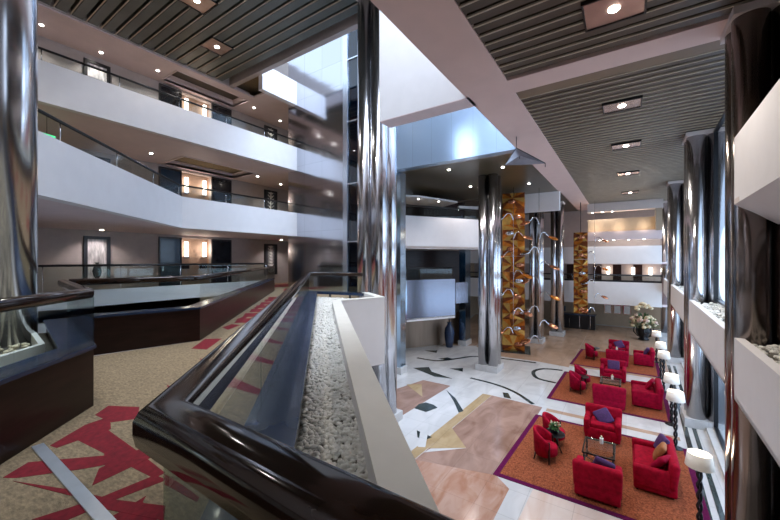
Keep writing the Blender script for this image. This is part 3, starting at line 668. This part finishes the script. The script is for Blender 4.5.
b = MB(); b.add([(1.24, 1, 6.08), (1.72, 1, 5.74), (3.6, 1, 5.74), (3.6, 1, 6.08), (1.42, 7.64, 6.08), (1.90, 7.64, 5.74), (2.5, 7.64, 5.74), (2.5, 7.64, 6.08)], [(0, 1, 5, 4), (1, 2, 6, 5), (2, 3, 7, 6), (3, 0, 4, 7), (0, 3, 2, 1), (4, 5, 6, 7)]); struct(b, 'wall_right_soffit', M['white'])
b = MB(); b.prism([(2.55, -1.5), (2.7, -1.5), (2.7, 8.0), (2.55, 8.0)], 0, CEIL); struct(b, 'wall_right', M['bronze'])
nwin = 2
for i, (y0, y1) in enumerate(bays[1:] ):
    for z0, z1 in ((.12, 3.0), (3.97, 9.1)):
        b = MB(); n = 3; fx = lambda y: LX(y) + .62
        P = lambda y, dx: (fx(y) + dx, y)
        b.prism([P(y0, -.005), P(y0, .005), P(y1, .005), P(y1, -.005)], z0, z1)
        w = b.build('window_%d' % nwin, M['winglass']); w['kind'] = 'structure'; nwin += 1
        b = MB()
        for k in range(n + 1):
            yy = y0 + (y1 - y0) * k / n; b.prism([P(yy - .035, -.05), P(yy - .035, .05), P(yy + .035, .05), P(yy + .035, -.05)], z0, z1)
        for zz in (z0, z1 - .06): b.prism([P(y0, -.05), P(y0, .05), P(y1, .05), P(y1, -.05)], zz, zz + .06)
        b.build('window_frame', M['black'], w)
seg(5, 30, .40, .5, 0, .12, 'trim_13', 'marble_white')
b = MB(); b.box(3.2, 3.4, 3, 33, CEIL, CEIL + .6); struct(b, 'wall_right_head', M['white'])

# ------------------------------------------------------------------ far end of the lobby
YB = 29.0
b = MB(); b.box(-12, 1.95, YB, YB + .3, 2.08, 3.67); struct(b, 'wall_far_parapet_lower', M['white'])
b = MB(); b.box(-12, 1.95, YB, YB + .3, 4.93, 6.16); struct(b, 'wall_far_parapet_upper', M['white'])
b = MB(); b.box(-12, 2.6, YB + .3, 33, 2.08, 2.2); b.box(-12, 2.6, YB + .3, 33, 4.95, 5.05); struct(b, 'floor_far_galleries', M['pinkbeige'])
b = MB(); b.box(-2.3, 1.95, YB - .2, YB + .1, 6.6, 7.2); struct(b, 'wall_far_soffit', M['pinkbeige'])
b = MB(); b.box(-2.3, 1.6, YB + .1, YB + .4, 7.15, 8.1); b.box(1.6, 1.95, YB - .3, YB + .4, 7.15, 8.6); struct(b, 'wall_far_cove', M['warmwall'])
b = MB(); b.box(-2.3, 2.0, YB - .3, YB + .4, 8.6, CEIL); struct(b, 'wall_far_head', M['pale_beam'])
b = MB(); b.box(-12, 2.6, 33, 33.2, 0, CEIL + .3); struct(b, 'wall_far', M['warmwall'])
b = MB(); b.box(-12, 2.5, 32.2, 32.4, 2.2, CEIL); struct(b, 'wall_far_gallery', M['taupe'])
b = MB(); b.box(-12.2, -12, 17, 33, 0, CEIL + .3); struct(b, 'wall_far_left', M['warmwall'])
b = MB(); b.box(-12, -3.2, 22.6, 33, CEIL, CEIL + .2); struct(b, 'ceiling_far', M['slat'])
t = thing('balustrade', 'dark rail and glass band above the far lower white parapet', 'balustrade')
b = MB(); b.tube(railpath([(-12, YB + .1), (1.95, YB + .1)], 4.15), .05, 8); b.box(-12, 1.95, YB + .05, YB + .15, 3.67, 3.80); b.build('handrail', M['black'], t); panes([(-12, YB + .1), (1.95, YB + .1)], 3.8, 4.1, 2, t)
for i, x in enumerate((-3.6, -1.7, -.4, .9)):
    b = MB(); b.box(x - .45, x + .1, 32.1, 32.2, 2.2, 4.85); d = b.build('door_%d' % nd, M['wood']); d['kind'] = 'structure'; nd += 1
    b = MB(); b.box(x - .4, x - .36, 32.05, 32.1, 3.1, 3.3); b.build('door_handle', M['chrome'], d)
for i, (x, n) in enumerate(((-1.15, 'left'), (.45, 'middle'), (1.5, 'right'))):
    t = thing('wall_sconce', '%s of the lit wall lamps on the far gallery, deep in the lobby' % n, 'lamp', (x, 32.2, 4.1), group='far wall lamps')
    b = MB(); b.cyl((0, -.1, 0), (0, -.1, .55), .1, n=12); b.build('lamp_tube', M['glow'], t)
    b = MB(); b.box(-.06, .06, -.1, 0, .2, .3); b.build('bracket', M['chrome'], t)
    light('far_sconce', 'POINT', (x, 31.9, 4.4), 8, (1, .8, .6), .12)
for i, x in enumerate((-1.2, -.57, .06)):
    t = thing('framed_picture', '%s of three small pale pictures on the far lobby wall' % ('leftmost', 'middle', 'rightmost')[i], 'picture', (x, 33, .95), group='far wall pictures')
    b = MB(); b.box(-.25, .25, -.05, 0, 0, .7); b.build('frame', M['chrome'], t)
    b = MB(); b.box(-.2, .2, -.06, -.05, .05, .65); b.build('picture', M['paper'], t)
for i in range(5): downlight(-2.4 + i * .85, YB - .05, 6.6, '%s small downlight under the far upper soffit' % ('first', 'second', 'third', 'fourth', 'fifth')[i] + ' from left', 'far soffit downlights', 25)
for i in range(3): downlight(-2.0 + i * .6, YB - .05, 8.6, '%s small downlight above the far lit cove' % ('left', 'centre', 'right')[i], 'far cove downlights', 40)
for i in range(3): light('cove_light', 'POINT', (-1.8 + i * 1.4, YB - .35, 7.5), 14, (1, .82, .62), .1)
# black counter and chairs at the far left of the lobby
t = thing('reception_counter', 'long black counter beneath the far gallery', 'counter', (-3.2, 30.2, 0))
b = MB(); b.box(-1.6, 1.3, -.35, .35, 0, 1.05); b.build('body', M['black'], t)
b = MB(); b.box(-1.66, 1.36, -.42, .42, 1.05, 1.11); b.build('top', M['ledge'], t)
b = MB()
for x in (-1.1, -.4, .3, 1.0): b.box(x - .01, x + .01, -.36, -.35, .1, 1.0)
b.build('panel_joints', M['chrome'], t)
for i, x in enumerate((-4.2, -2.5)):
    t = thing('monitor', 'dark screen at the %s end of the far black counter' % ('left', 'right')[i], 'monitor', (x, 30.2, 1.11), PI)
    b = MB(); b.box(-.1, .1, -.08, .08, 0, .02); b.cyl((0, 0, .02), (0, 0, .15), .02, n=8); b.build('stand', M['black'], t)
    b = MB(); b.box(-.3, .3, -.02, .02, .12, .52); b.build('screen', M['lift_dark'], t)

# ------------------------------------------------------------------ furniture
def rug(x0, x1, xx0, xx1, y0, y1, label):
    t = thing('rug', label, 'rug', group='lounge rugs')
    b = MB(); b.prism([(x0, y0), (x1, y0), (xx1, y1), (xx0, y1)], 0, .012); b.build('border', M['rug_border'], t)
    w = .13
    b = MB(); b.prism([(x0 + w, y0 + w), (x1 - w, y0 + w), (xx1 - w, y1 - w), (xx0 + w, y1 - w)], .005, .016); b.build('field', M['rug'], t)
rug(-2.68, 1.40, -2.52, 1.42, 8.42, 12.52, 'rust rug with purple border, nearest of three, under the closest red seats')
rug(-2.48, 1.25, -2.38, 1.30, 14.2, 18.1, 'rust rug with purple border, middle of three')
rug(-2.34, 1.30, -2.18, 1.36, 19.5, 23.2, 'rust rug with purple border, farthest of three')

def club_seat(name, label, cat, loc, rz, w=.92, d=.86, group='red club seats', m='velvet'):
    """Box armchair or loveseat facing -Y at rz = 0."""
    t = thing(name, label, cat, (*loc, .016), rz, group)
    V = M[m]; aw = .15
    rbox('base', V, t, (0, 0, .195), (w - .04, d - .06, .31), .04)
    rbox('seat_cushion', V, t, (0, -.08, .40), (w - 2 * aw, d - .26, .15), .05, bulge=.03)
    rbox('backrest', V, t, (0, d / 2 - .10, .49), (w, .18, .60), .07, taper=1.05, tilt=-.10)
    for s in (-1, 1): rbox('armrest', V, t, (s * (w / 2 - aw / 2), -.05, .345), (aw, d - .16, .46), .06, taper=1.06)
    for sx in (-1, 1):
        for sy in (-1, 1):
            b = MB(); b.cyl((sx * (w / 2 - .1), sy * (d / 2 - .1), 0), (sx * (w / 2 - .1), sy * (d / 2 - .1), .12), .022, .03, 8); b.build('leg', M['wood'], t)
    return t
def cushion(label, loc, rz, tilt, m, s=.42, spin=0.):
    t = tag(rbox('cushion', M[m], None, (0, 0, 0), (s, s, .10), .045, bulge=.045, yaw=spin), label, 'cushion', 'scatter cushions')
    t.location = loc; t.rotation_euler = (tilt, 0, rz); return t
R90 = math.radians(90)
# seats around the nearest rug
club_seat('armchair', 'wide red armchair facing the lens with one purple cushion, nearest rug', 'armchair', (-.57, 12.02), 0, .92, .84)
club_seat('armchair', 'red armchair seen from behind at the near edge of the nearest rug', 'armchair', (-.52, 9.02), PI, .90, .80)
club_seat('loveseat', 'red loveseat by the window side with three cushions, nearest rug', 'sofa', (.53, 10.38), -R90, 1.52, .84)
cushion('square purple cushion on the armchair facing the lens, nearest rug', (-.55, 11.98, .62), .05, R90 - .55, 'purple', .42, .55)
cushion('purple cushion at the far end of the red loveseat', (.72, 10.82, .70), R90 * -1 + .3, R90 - .4, 'purple', .40)
cushion('bronze cushion in the middle of the red loveseat', (.66, 10.42, .68), R90 * -1 - .1, R90 - .5, 'gold_cush', .40)
cushion('red cushion at the near end of the red loveseat', (.66, 9.95, .66), R90 * -1 - .5, R90 - .7, 'velvet_dk', .38)
cushion('purple cushion peeking over the back of the near red armchair', (-.42, 9.10, .62), PI - .1, R90 - .5, 'purple', .40, .3)
# middle rug
club_seat('armchair', 'red armchair facing the lens with a purple cushion, middle rug', 'armchair', (-.47, 18.0), 0, .95, .86, m='velvet_dk')
club_seat('armchair', 'red armchair seen from behind at the near edge of the middle rug', 'armchair', (-.5, 14.75), PI, .98, .84, m='velvet_dk')
club_seat('loveseat', 'red loveseat by the window side of the middle rug', 'sofa', (.60, 15.75), -R90, 1.35, .92, m='velvet_dk')
cushion('purple cushion on the armchair facing the lens, middle rug', (-.45, 17.95, .64), .05, R90 - .5, 'purple', .44)
cushion('dark red cushion on the loveseat of the middle rug', (.72, 15.9, .68), -R90 - .2, R90 - .5, 'velvet_dk', .40)
# farthest rug
club_seat('armchair', 'red armchair facing the lens with purple cushion, farthest rug', 'armchair', (-.33, 22.6), 0, .92, .86, m='velvet_dk')
club_seat('armchair', 'red armchair seen from behind, farthest rug', 'armchair', (-.36, 20.7), PI, .92, .84, m='velvet_dk')
club_seat('armchair', 'red armchair by the window side of the farthest rug', 'armchair', (.72, 21.5), -R90, .98, .86, m='velvet_dk')
cushion('purple cushion on the armchair facing the lens, farthest rug', (-.31, 22.52, .64), .1, R90 - .5, 'purple', .42, .4)
cushion('dark purple cushion on the window side armchair, farthest rug', (.84, 21.5, .68), -R90, R90 - .45, 'purple', .38)

def tub_chair(label, loc, rz, m='velvet'):
    """Small barrel chair with dark wood arm fronts, facing -Y at rz = 0."""
    t = thing('tub_chair', label, 'armchair', (*loc, .016), rz, 'red tub chairs')
    n = 18; ro, ri = .33, .25; b = MB(); vs = []
    for i in range(n + 1):
        a = math.radians(-25 + 230 * i / n); f = math.sin(math.radians(230 * i / n - 25) if False else math.radians(180 * i / n))
        top = .58 + .27 * f
        for r, z in ((ro * .92, .16), (ro * 1.04, top - .04), (ro * 1.0, top), (ri * 1.08, top), (ri * 1.0, top - .05), (ri * .95, .16)):
            vs.append((r * math.cos(a), r * math.sin(a), z))
    k = 6
    b.add(vs, [(i * k + j, i * k + (j + 1) % k, (i + 1) * k + (j + 1) % k, (i + 1) * k + j) for i in range(n) for j in range(k)], 0, True)
    b.add(vs[:k], [tuple(range(k))]); b.add(vs[-k:], [tuple(range(k))[::-1]])
    t.scale = (.9, .9, .92)
    b.build('back_shell', M[m], t)
    b = MB(); b.lathe([(.25, .18), (.27, .22), (.27, .38), (.25, .43), (.16, .45)], (0, -.05, 0), 20); b.build('seat', M[m], t)
    for s in (-1, 1):
        x = s * .275; y = -.13
        b = MB(); b.box(x - .028, x + .028, y - .03, y + .012, .0, .60); b.build('arm_post', M['wood'], t)
        b = MB(); b.cyl((s * .18, .24, .2), (s * .21, .28, 0), .025, .018, 8); b.build('leg', M['wood'], t)
    return t
tub_chair('near small red tub chair with dark arm posts beside the leafy plant, nearest rug', (-1.74, 9.85), R90)
tub_chair('far small red tub chair with dark arm posts behind the leafy plant, nearest rug', (-1.70, 10.85), R90)
tub_chair('near small red tub chair on the middle rug', (-1.58, 15.55), R90, 'velvet_dk')
tub_chair('far small red tub chair on the middle rug, behind the dark side table', (-1.50, 16.55), R90, 'velvet_dk')
tub_chair('small red tub chair on the farthest rug', (-1.50, 21.15), R90, 'velvet_dk')

def side_table(label, loc, r=.27, h=.5):
    t = thing('side_table', label, 'table', (*loc, .016), 0, 'dark side tables')
    b = MB(); b.lathe([(r - .01, h - .03), (r, h - .02), (r, h - .005), (r - .01, h)], n=24); b.build('table_top', M['black'], t)
    for k in range(3):
        a = k * 2.1; b = MB(); b.tube([(.05 * math.cos(a), .05 * math.sin(a), h - .03), (.08 * math.cos(a), .08 * math.sin(a), .25), (.2 * math.cos(a), .2 * math.sin(a), 0)], .014, 8); b.build('leg', M['black'], t)
side_table('small dark round table under the leafy plant, nearest rug', (-1.62, 10.36)); side_table('dark round side table between the tub chairs, middle rug', (-1.50, 16.05)); side_table('dark round side table behind the small red chair, farthest rug', (-1.42, 21.65))
t = thing('potted_plant', 'leafy green plant with pale blossoms on the dark table between the tub chairs', 'plant', (-1.62, 10.36, .516))
b = MB(); b.lathe([(.07, 0), (.10, .02), (.115, .12), (.12, .13)], n=16); b.build('pot', M['black'], t)
b = MB(); rp = random.Random(5)
for i in range(70):
    a = rp.uniform(0, 2 * PI); e = rp.uniform(.1, 1.2); L = rp.uniform(.12, .24)
    d = Vector((math.cos(a) * math.cos(e), math.sin(a) * math.cos(e), math.sin(e))); p = Vector((0, 0, .12)); s = d.cross(Vector((0, 0, 1))).normalized() * .028; u = s.cross(d).normalized() * .008
    b.add([p, p + d * L * .5 + s, p + d * L + Vector((0, 0, -.03)), p + d * L * .5 - s, p + d * L * .5 + u], [(0, 1, 4), (1, 2, 4), (2, 3, 4), (3, 0, 4), (0, 3, 2, 1)], 0)
b.build('foliage', M['leaf'], t)
for i in range(12):
    a = rp.uniform(0, 2 * PI); r = rp.uniform(.03, .17); b = MB(); b.ball((r * math.cos(a), r * math.sin(a), .26 + rp.uniform(-.04, .05)), .018, 8, 5); b.build('blossom', M['flower'], t)
def coffee_table(label, loc, w=.66, d=.86, h=.5):
    t = thing('coffee_table', label, 'table', (*loc, .016), 0, 'glass coffee tables')
    b = MB(); b.box(-w / 2, w / 2, -d / 2, d / 2, h - .012, h); b.build('glass_top', M['glass'], t)
    b = MB()
    for sx in (-1, 1): b.box(sx * w / 2 - .015, sx * w / 2 + .015, -d / 2, d / 2, h - .045, h - .012)
    for sy in (-1, 1): b.box(-w / 2, w / 2, sy * d / 2 - .015, sy * d / 2 + .015, h - .045, h - .012)
    b.build('top_frame', M['black'], t)
    for sx in (-1, 1):
        for sy in (-1, 1):
            x = sx * (w / 2 - .03); y = sy * (d / 2 - .03); b = MB(); b.cyl((x, y, 0), (x, y, h - .03), .018, n=8)
            for z in (.1, .25, .38): b.ball((x, y, z), .028, 8, 6)
            b.build('leg', M['black'], t)
    b = MB(); x = w / 2 - .03; y = d / 2 - .03
    b.cyl((-x, -y, .16), (x, y, .16), .012, n=6); b.cyl((-x, y, .16), (x, -y, .16), .012, n=6)
    b.cyl((-x, -y, .4), (x, -y, .12), .01, n=6); b.cyl((x, -y, .4), (-x, -y, .12), .01, n=6); b.cyl((-x, -y, .2), (-x, y, .2), .01, n=6); b.cyl((x, -y, .2), (x, y, .2), .01, n=6)
    b.build('stretcher', M['black'], t)
coffee_table('black iron coffee table with glass top, nearest rug', (-.56, 10.2)); coffee_table('black iron coffee table with glass top, middle rug', (-.5, 16.1)); coffee_table('black iron coffee table with glass top, farthest rug', (-.35, 21.65), .55, .5)
def candle(label, loc):
    t = thing('glass_vase', label, 'vase', loc, group='small glass vases on tables')
    b = MB(); b.lathe([(.035, 0), (.04, .01), (.04, .12), (.045, .14)], n=14); b.build('vessel', M['paper'], t)
    b = MB(); b.cyl((0, 0, .14), (0, 0, .20), .018, n=8); b.build('stem', M['flower'], t)
candle('small white vase on the glass table, nearest rug', (-.52, 10.42, .516)); candle('small white vase on the glass table, middle rug', (-.45, 16.25, .516)); candle('small white vase on the glass table, farthest rug', (-.4, 21.6, .516))

def floor_lamp(label, x, y):
    t = thing('floor_lamp', label, 'lamp', (x, y, 0), 0, 'floor lamps by the windows')
    b = MB(); b.lathe([(.16, 0), (.17, .015), (.15, .035), (.05, .05), (.03, .08)], n=20); b.build('base', M['black'], t)
    b = MB()
    for ph in (0, PI):                                   # twisted iron stem
        b.tube([(.028 * math.cos(z * 16 + ph), .028 * math.sin(z * 16 + ph), z) for z in [.06 + k * .03 for k in range(43)]], .026, 6)
    b.build('twisted_stem', M['black'], t)
    b = MB(); n = 28; vs = []
    for r, z in ((.215, 1.33), (.18, 1.58)): vs += [(r * math.cos(2 * PI * i / n), r * math.sin(2 * PI * i / n), z) for i in range(n)]
    for r, z in ((.172, 1.58), (.207, 1.33)): vs += [(r * math.cos(2 * PI * i / n), r * math.sin(2 * PI * i / n), z) for i in range(n)]
    b.add(vs, [(j * n + i, j * n + (i + 1) % n, ((j + 1) % 4) * n + (i + 1) % n, ((j + 1) % 4) * n + i) for j in range(4) for i in range(n)], 0, True)
    b.build('lamp_shade', M['shade'], t)
    b = MB(); b.ball((0, 0, 1.42), .05, 10, 8); b.build('bulb', M['glow'], t)
    light('floor_lamp_light', 'POINT', (x, y, 1.50), 10, (1, .82, .6), .06)
for i, (x, y) in enumerate([(1.14, 8.68), (1.13, 12.42), (1.19, 14.15), (1.23, 17.5), (1.26, 19.4), (1.28, 22.3)]):
    lamp_ = floor_lamp('%s white shaded floor lamp with twisted stem along the windows' % ('nearest', 'second', 'third', 'fourth', 'fifth', 'farthest')[i], x, y)

# dark floor vase by the core
t = thing('floor_vase', 'tall dark vase with bare stems beside the steel pier', 'vase', (-8.75, 19.3, 0))
b = MB(); b.lathe([(.16, 0), (.2, .03), (.27, .45), (.30, .85), (.25, 1.15), (.13, 1.32), (.11, 1.42), (.15, 1.5)], n=22); b.build('vessel', M['ledge'], t)
b = MB()
for k in range(5): b.tube([(0, 0, 1.4), (.05 * math.cos(k * 1.3), .05 * math.sin(k * 1.3), 1.75), (.12 * math.cos(k * 1.3), .12 * math.sin(k * 1.3), 2.0)], .012, 5)
b.build('stems', M['wood'], t)
# flower arrangement
t = thing('flower_arrangement', 'large cream flower arrangement in a black urn at the far end by the windows', 'flowers', (.95, 28.2, 0))
b = MB(); b.lathe([(.30, 0), (.32, .05), (.22, .15), (.32, .4), (.36, .6), (.28, .8), (.32, .88)], n=20); b.build('urn', M['black'], t)
for k in range(8):
    b = MB(); a = k * PI / 4; b.tube([(.3 * math.cos(a), .3 * math.sin(a), .2), (.55 * math.cos(a), .55 * math.sin(a), .5), (.5 * math.cos(a), .5 * math.sin(a), .8)], .03, 6); b.build('scroll', M['black'], t)
b = MB(); rf = random.Random(11)
for i in range(150):
    a = rf.uniform(0, 2 * PI); e = rf.uniform(-.1, 1.3); L = rf.uniform(.4, 1.1); d = Vector((math.cos(a) * math.cos(e), math.sin(a) * math.cos(e), math.sin(e)))
    p = Vector((0, 0, .85)) + d * L * .6; s = d.cross(Vector((0, 0, 1))).normalized() * .07
    b.add([p, p + d * .18 + s, p + d * .36, p + d * .18 - s, p + d * .18 + Vector((0, 0, .03))], [(0, 1, 4), (1, 2, 4), (2, 3, 4), (3, 0, 4), (0, 3, 2, 1)])
b.build('foliage', M['leaf'], t)
for i in range(60):
    a = rf.uniform(0, 2 * PI); e = rf.uniform(-.15, 1.0); R_ = rf.uniform(.6, .95); p = (R_ * .82 * math.cos(a) * math.cos(e), R_ * .82 * math.sin(a) * math.cos(e), 1.0 + R_ * math.sin(e) * .8)
    b = MB(); b.ball(p, rf.uniform(.09, .14), 10, 7, 0, (1, 1, .8)); b.build('blossom', M['flower'] if rf.random() < .7 else M['flower_p'], t)
for i in range(22):
    a = rf.uniform(0, 2 * PI); r = rf.uniform(0, .5); b = MB(); b.ball((r * math.cos(a), r * math.sin(a), 2.05 + .3 * (1 - r * 2) + rf.uniform(-.1, .1)), .13, 10, 7, 0, (1, 1, .8)); b.build('blossom', M['flower'], t)

# ------------------------------------------------------------------ amber glass towers and mobiles
def tower(label, x, y, z0, z1, w, n, rz):
    t = thing('amber_glass_tower', label, 'sculpture', (x, y, z0), rz)
    h = (z1 - z0) / n; rt = random.Random(int(x * 100))
    for i in range(n):
        b = MB(); zc = h * (i + .5); hw = w / 2; hh = h / 2 * .98
        for s in range(4):
            R_ = Matrix.Rotation(s * PI / 2, 3, 'Z')
            # a fan of facets around an off-centre eye on each face
            eye = (rt.uniform(-.3, .3) * w, zc + rt.uniform(-.2, .2) * h)
            per = []
            NF = 3
            for k in range(NF): per.append((-hw + w * k / NF, zc - hh))
            for k in range(NF): per.append((hw, zc - hh + 2 * hh * k / NF))
            for k in range(NF): per.append((hw - w * k / NF, zc + hh))
            for k in range(NF): per.append((-hw, zc + hh - 2 * hh * k / NF))
            for k in range(4 * NF):
                p, q = per[k], per[(k + 1) % (4 * NF)]
                off = .03
                vs = [R_ @ Vector((eye[0], -hw - off, eye[1])), R_ @ Vector((p[0], -hw, p[1])), R_ @ Vector((q[0], -hw, q[1]))]
                b.add(vs, [(0, 1, 2)], (i + k) % 3 if rt.random() < .8 else rt.randrange(3))
        b.box(-hw, hw, -hw, hw, zc - hh, zc - hh + .01, 1); b.box(-hw, hw, -hw, hw, zc + hh - .01, zc + hh, 1)
        b.build('glass_block', [M['amber'], M['amber_lt'], M['amber_dk']], t)
    # mirrored discs set on the faces
    for i in range(n):
        if i % 2 == 0 or n > 9:
            b = MB(); zc = h * (i + .45); xx = rt.uniform(-.2, .35) * w
            b.lathe([(.02, 0), (.17, .0), (.2, .03), (.17, .06), (.02, .07)], n=16)
            b.v = [(v[0] * 1.1 + xx, -w / 2 - .05 - v[2], v[1] * .7 + zc) for v in b.v]
            b.build('disc', M[('copper', 'chrome', 'copper')[i % 3]], t)
    return t
tw = tower('near tall tower of amber glass blocks with fan pattern, on the lobby floor', -5.42, 20.9, .05, 9.0, 1.2, 10, math.radians(13))
b = MB(); b.cyl((0, 0, 8.95), (0, 0, CEIL - .05), .03, n=8); b.build('hanger', M['black'], tw)
b = MB(); b.box(-.9, .9, -.9, .9, -.05, 0); b.build('plinth', M['marble_black'], tw)
tw = tower('far tower of amber glass blocks hanging deep in the lobby', -2.62, 27.6, 1.55, 7.1, .85, 9, math.radians(5))
b = MB(); b.cyl((0, 0, 5.5), (0, 0, CEIL - 1.55), .025, n=8); b.build('hanger', M['black'], tw)

def mobile(label, x, y, ztop, z0, z1, n, s, rz):
    t = thing('leaf_mobile', label, 'sculpture', (x, y, 0), rz)
    b = MB(); b.cyl((0, 0, z0), (0, 0, ztop - .02), .012 * s, n=6); b.build('wire', M['chrome'], t)
    for i in range(n):
        z = z0 + (z1 - z0) * i / (n - 1); sd = 1 if i % 2 else -1; dy = (-.25, .2, -.1)[i % 3] * s
        pts = [(sd * .0, 0, z - .25 * s), (sd * .12 * s, dy * .4, z + .12 * s), (sd * .32 * s, dy * .8, z + .16 * s), (sd * .46 * s, dy, z - .02 * s), (sd * .62 * s, dy * 1.2, z - .14 * s)]
        pp = []
        for k in range(len(pts) - 1):
            for q in range(4): pp.append(tuple(pts[k][a] + (pts[k + 1][a] - pts[k][a]) * q / 4 for a in range(3)))
        pp.append(pts[-1]); 
        for _ in range(2): pp = [pp[0]] + [tuple((pp[j - 1][a] + 2 * pp[j][a] + pp[j + 1][a]) / 4 for a in range(3)) for j in range(1, len(pp) - 1)] + [pp[-1]]
        b = MB(); b.tube(pp, .028 * s, 6); br = b.build('branch', M['chrome'], t)
        b = MB(); b.ball((pts[-1][0] + sd * .14 * s, pts[-1][1], pts[-1][2] - .03 * s), .26 * s, 14, 6, 0, (1.15, .8, .22), Matrix.Rotation(sd * .35, 3, 'Y') @ Matrix.Rotation(.5, 3, 'X')); b.build('leaf', M[('copper', 'copper', 'chrome', 'amber')[i % 4]], br)
    return t
mobile('tall wire mobile with copper leaf discs hanging right of the near amber tower', -3.98, 20.6, CEIL, .9, 7.4, 9, 1.0, .35)
mobile('wire mobile with copper leaf discs hanging in front of the near amber tower', -5.1, 19.6, CEIL, 1.4, 7.6, 7, .95, .2)
mobile('thin wire mobile hanging right of the far amber tower', -1.75, 27.2, CEIL, 1.9, 6.6, 6, .8, .2)

# grey triangular sail hung under the beam
t = thing('hanging_sail', 'grey folded triangular sail hung by wires under the pink ceiling beam', 'sculpture', (0, 0, 0))
ax = (-2.95, 11.7, 8.83); lf = (-3.25, 11.45, 8.26); rt_ = (-2.15, 12.1, 8.30); md = (-2.75, 11.3, 8.45); bk = (-2.7, 12.2, 8.36)
b = MB(); b.add([ax, lf, md, rt_, bk], [(0, 1, 2), (0, 2, 3), (0, 3, 4), (0, 4, 1), (1, 4, 3, 2)]); b.build('sail', M['grey_sail'], t)
b = MB(); b.cyl(ax, (ax[0], ax[1], CEIL), .012, n=6); b.cyl(ax, rt_, .018, n=6); b.cyl(ax, lf, .012, n=6); b.cyl(rt_, (rt_[0], rt_[1], rt_[2] - .12), .012, n=6); b.cyl(md, (md[0], md[1], md[2] - .1), .012, n=6); b.build('wire', M['black'], t)

# ------------------------------------------------------------------ light
w = bpy.data.worlds.new('World'); S.world = w; w.use_nodes = True
bg = w.node_tree.nodes['Background']; bg.inputs[0].default_value = (.66, .80, 1.0, 1); bg.inputs[1].default_value = 1.9
light('skylight', 'AREA', (-6.2, 11.4, 17.3), 1700, (.66, .79, 1.0), 5, (0, 0, 0), sy=2.6)
light('skylight', 'AREA', (-4.55, 3.0, 17.3), 1250, (.76, .85, 1.0), 2.2, (0, 0, 0), sy=9)
for i, (y0, y1) in enumerate(bays[1:]):
    light('window_daylight', 'AREA', (LX((y0 + y1) / 2) + 1.3, (y0 + y1) / 2, 3.6), 230, (.72, .85, 1.0), y1 - y0, (0, R90, 0), sy=None)
for i, (x, y) in enumerate(((-6.5, 14.3), (-4.4, 15.2), (-7.0, 18.2), (-4.2, 19.2))): downlight(x, y, CEIL - .001, ('front left', 'front right', 'rear left', 'rear right')[i] + ' round downlight in the dark glossy soffit over the marble floor', 'soffit downlights', 220)
# ------------------------------------------------------------------ camera
cam = bpy.data.cameras.new('Camera'); co = bpy.data.objects.new('Camera', cam); COL.objects.link(co)
cam.sensor_width = 36; cam.lens = 350 * 36 / 780; cam.clip_start = .05; cam.clip_end = 200
co.location = (0, 0, EYE); co.rotation_euler = (R90, 0, math.radians(34))
S.camera = co
S.view_settings.view_transform = 'Standard'; S.view_settings.look = 'None'; S.view_settings.gamma = 1; S.view_settings.use_curve_mapping = False
S.view_settings.exposure = .1
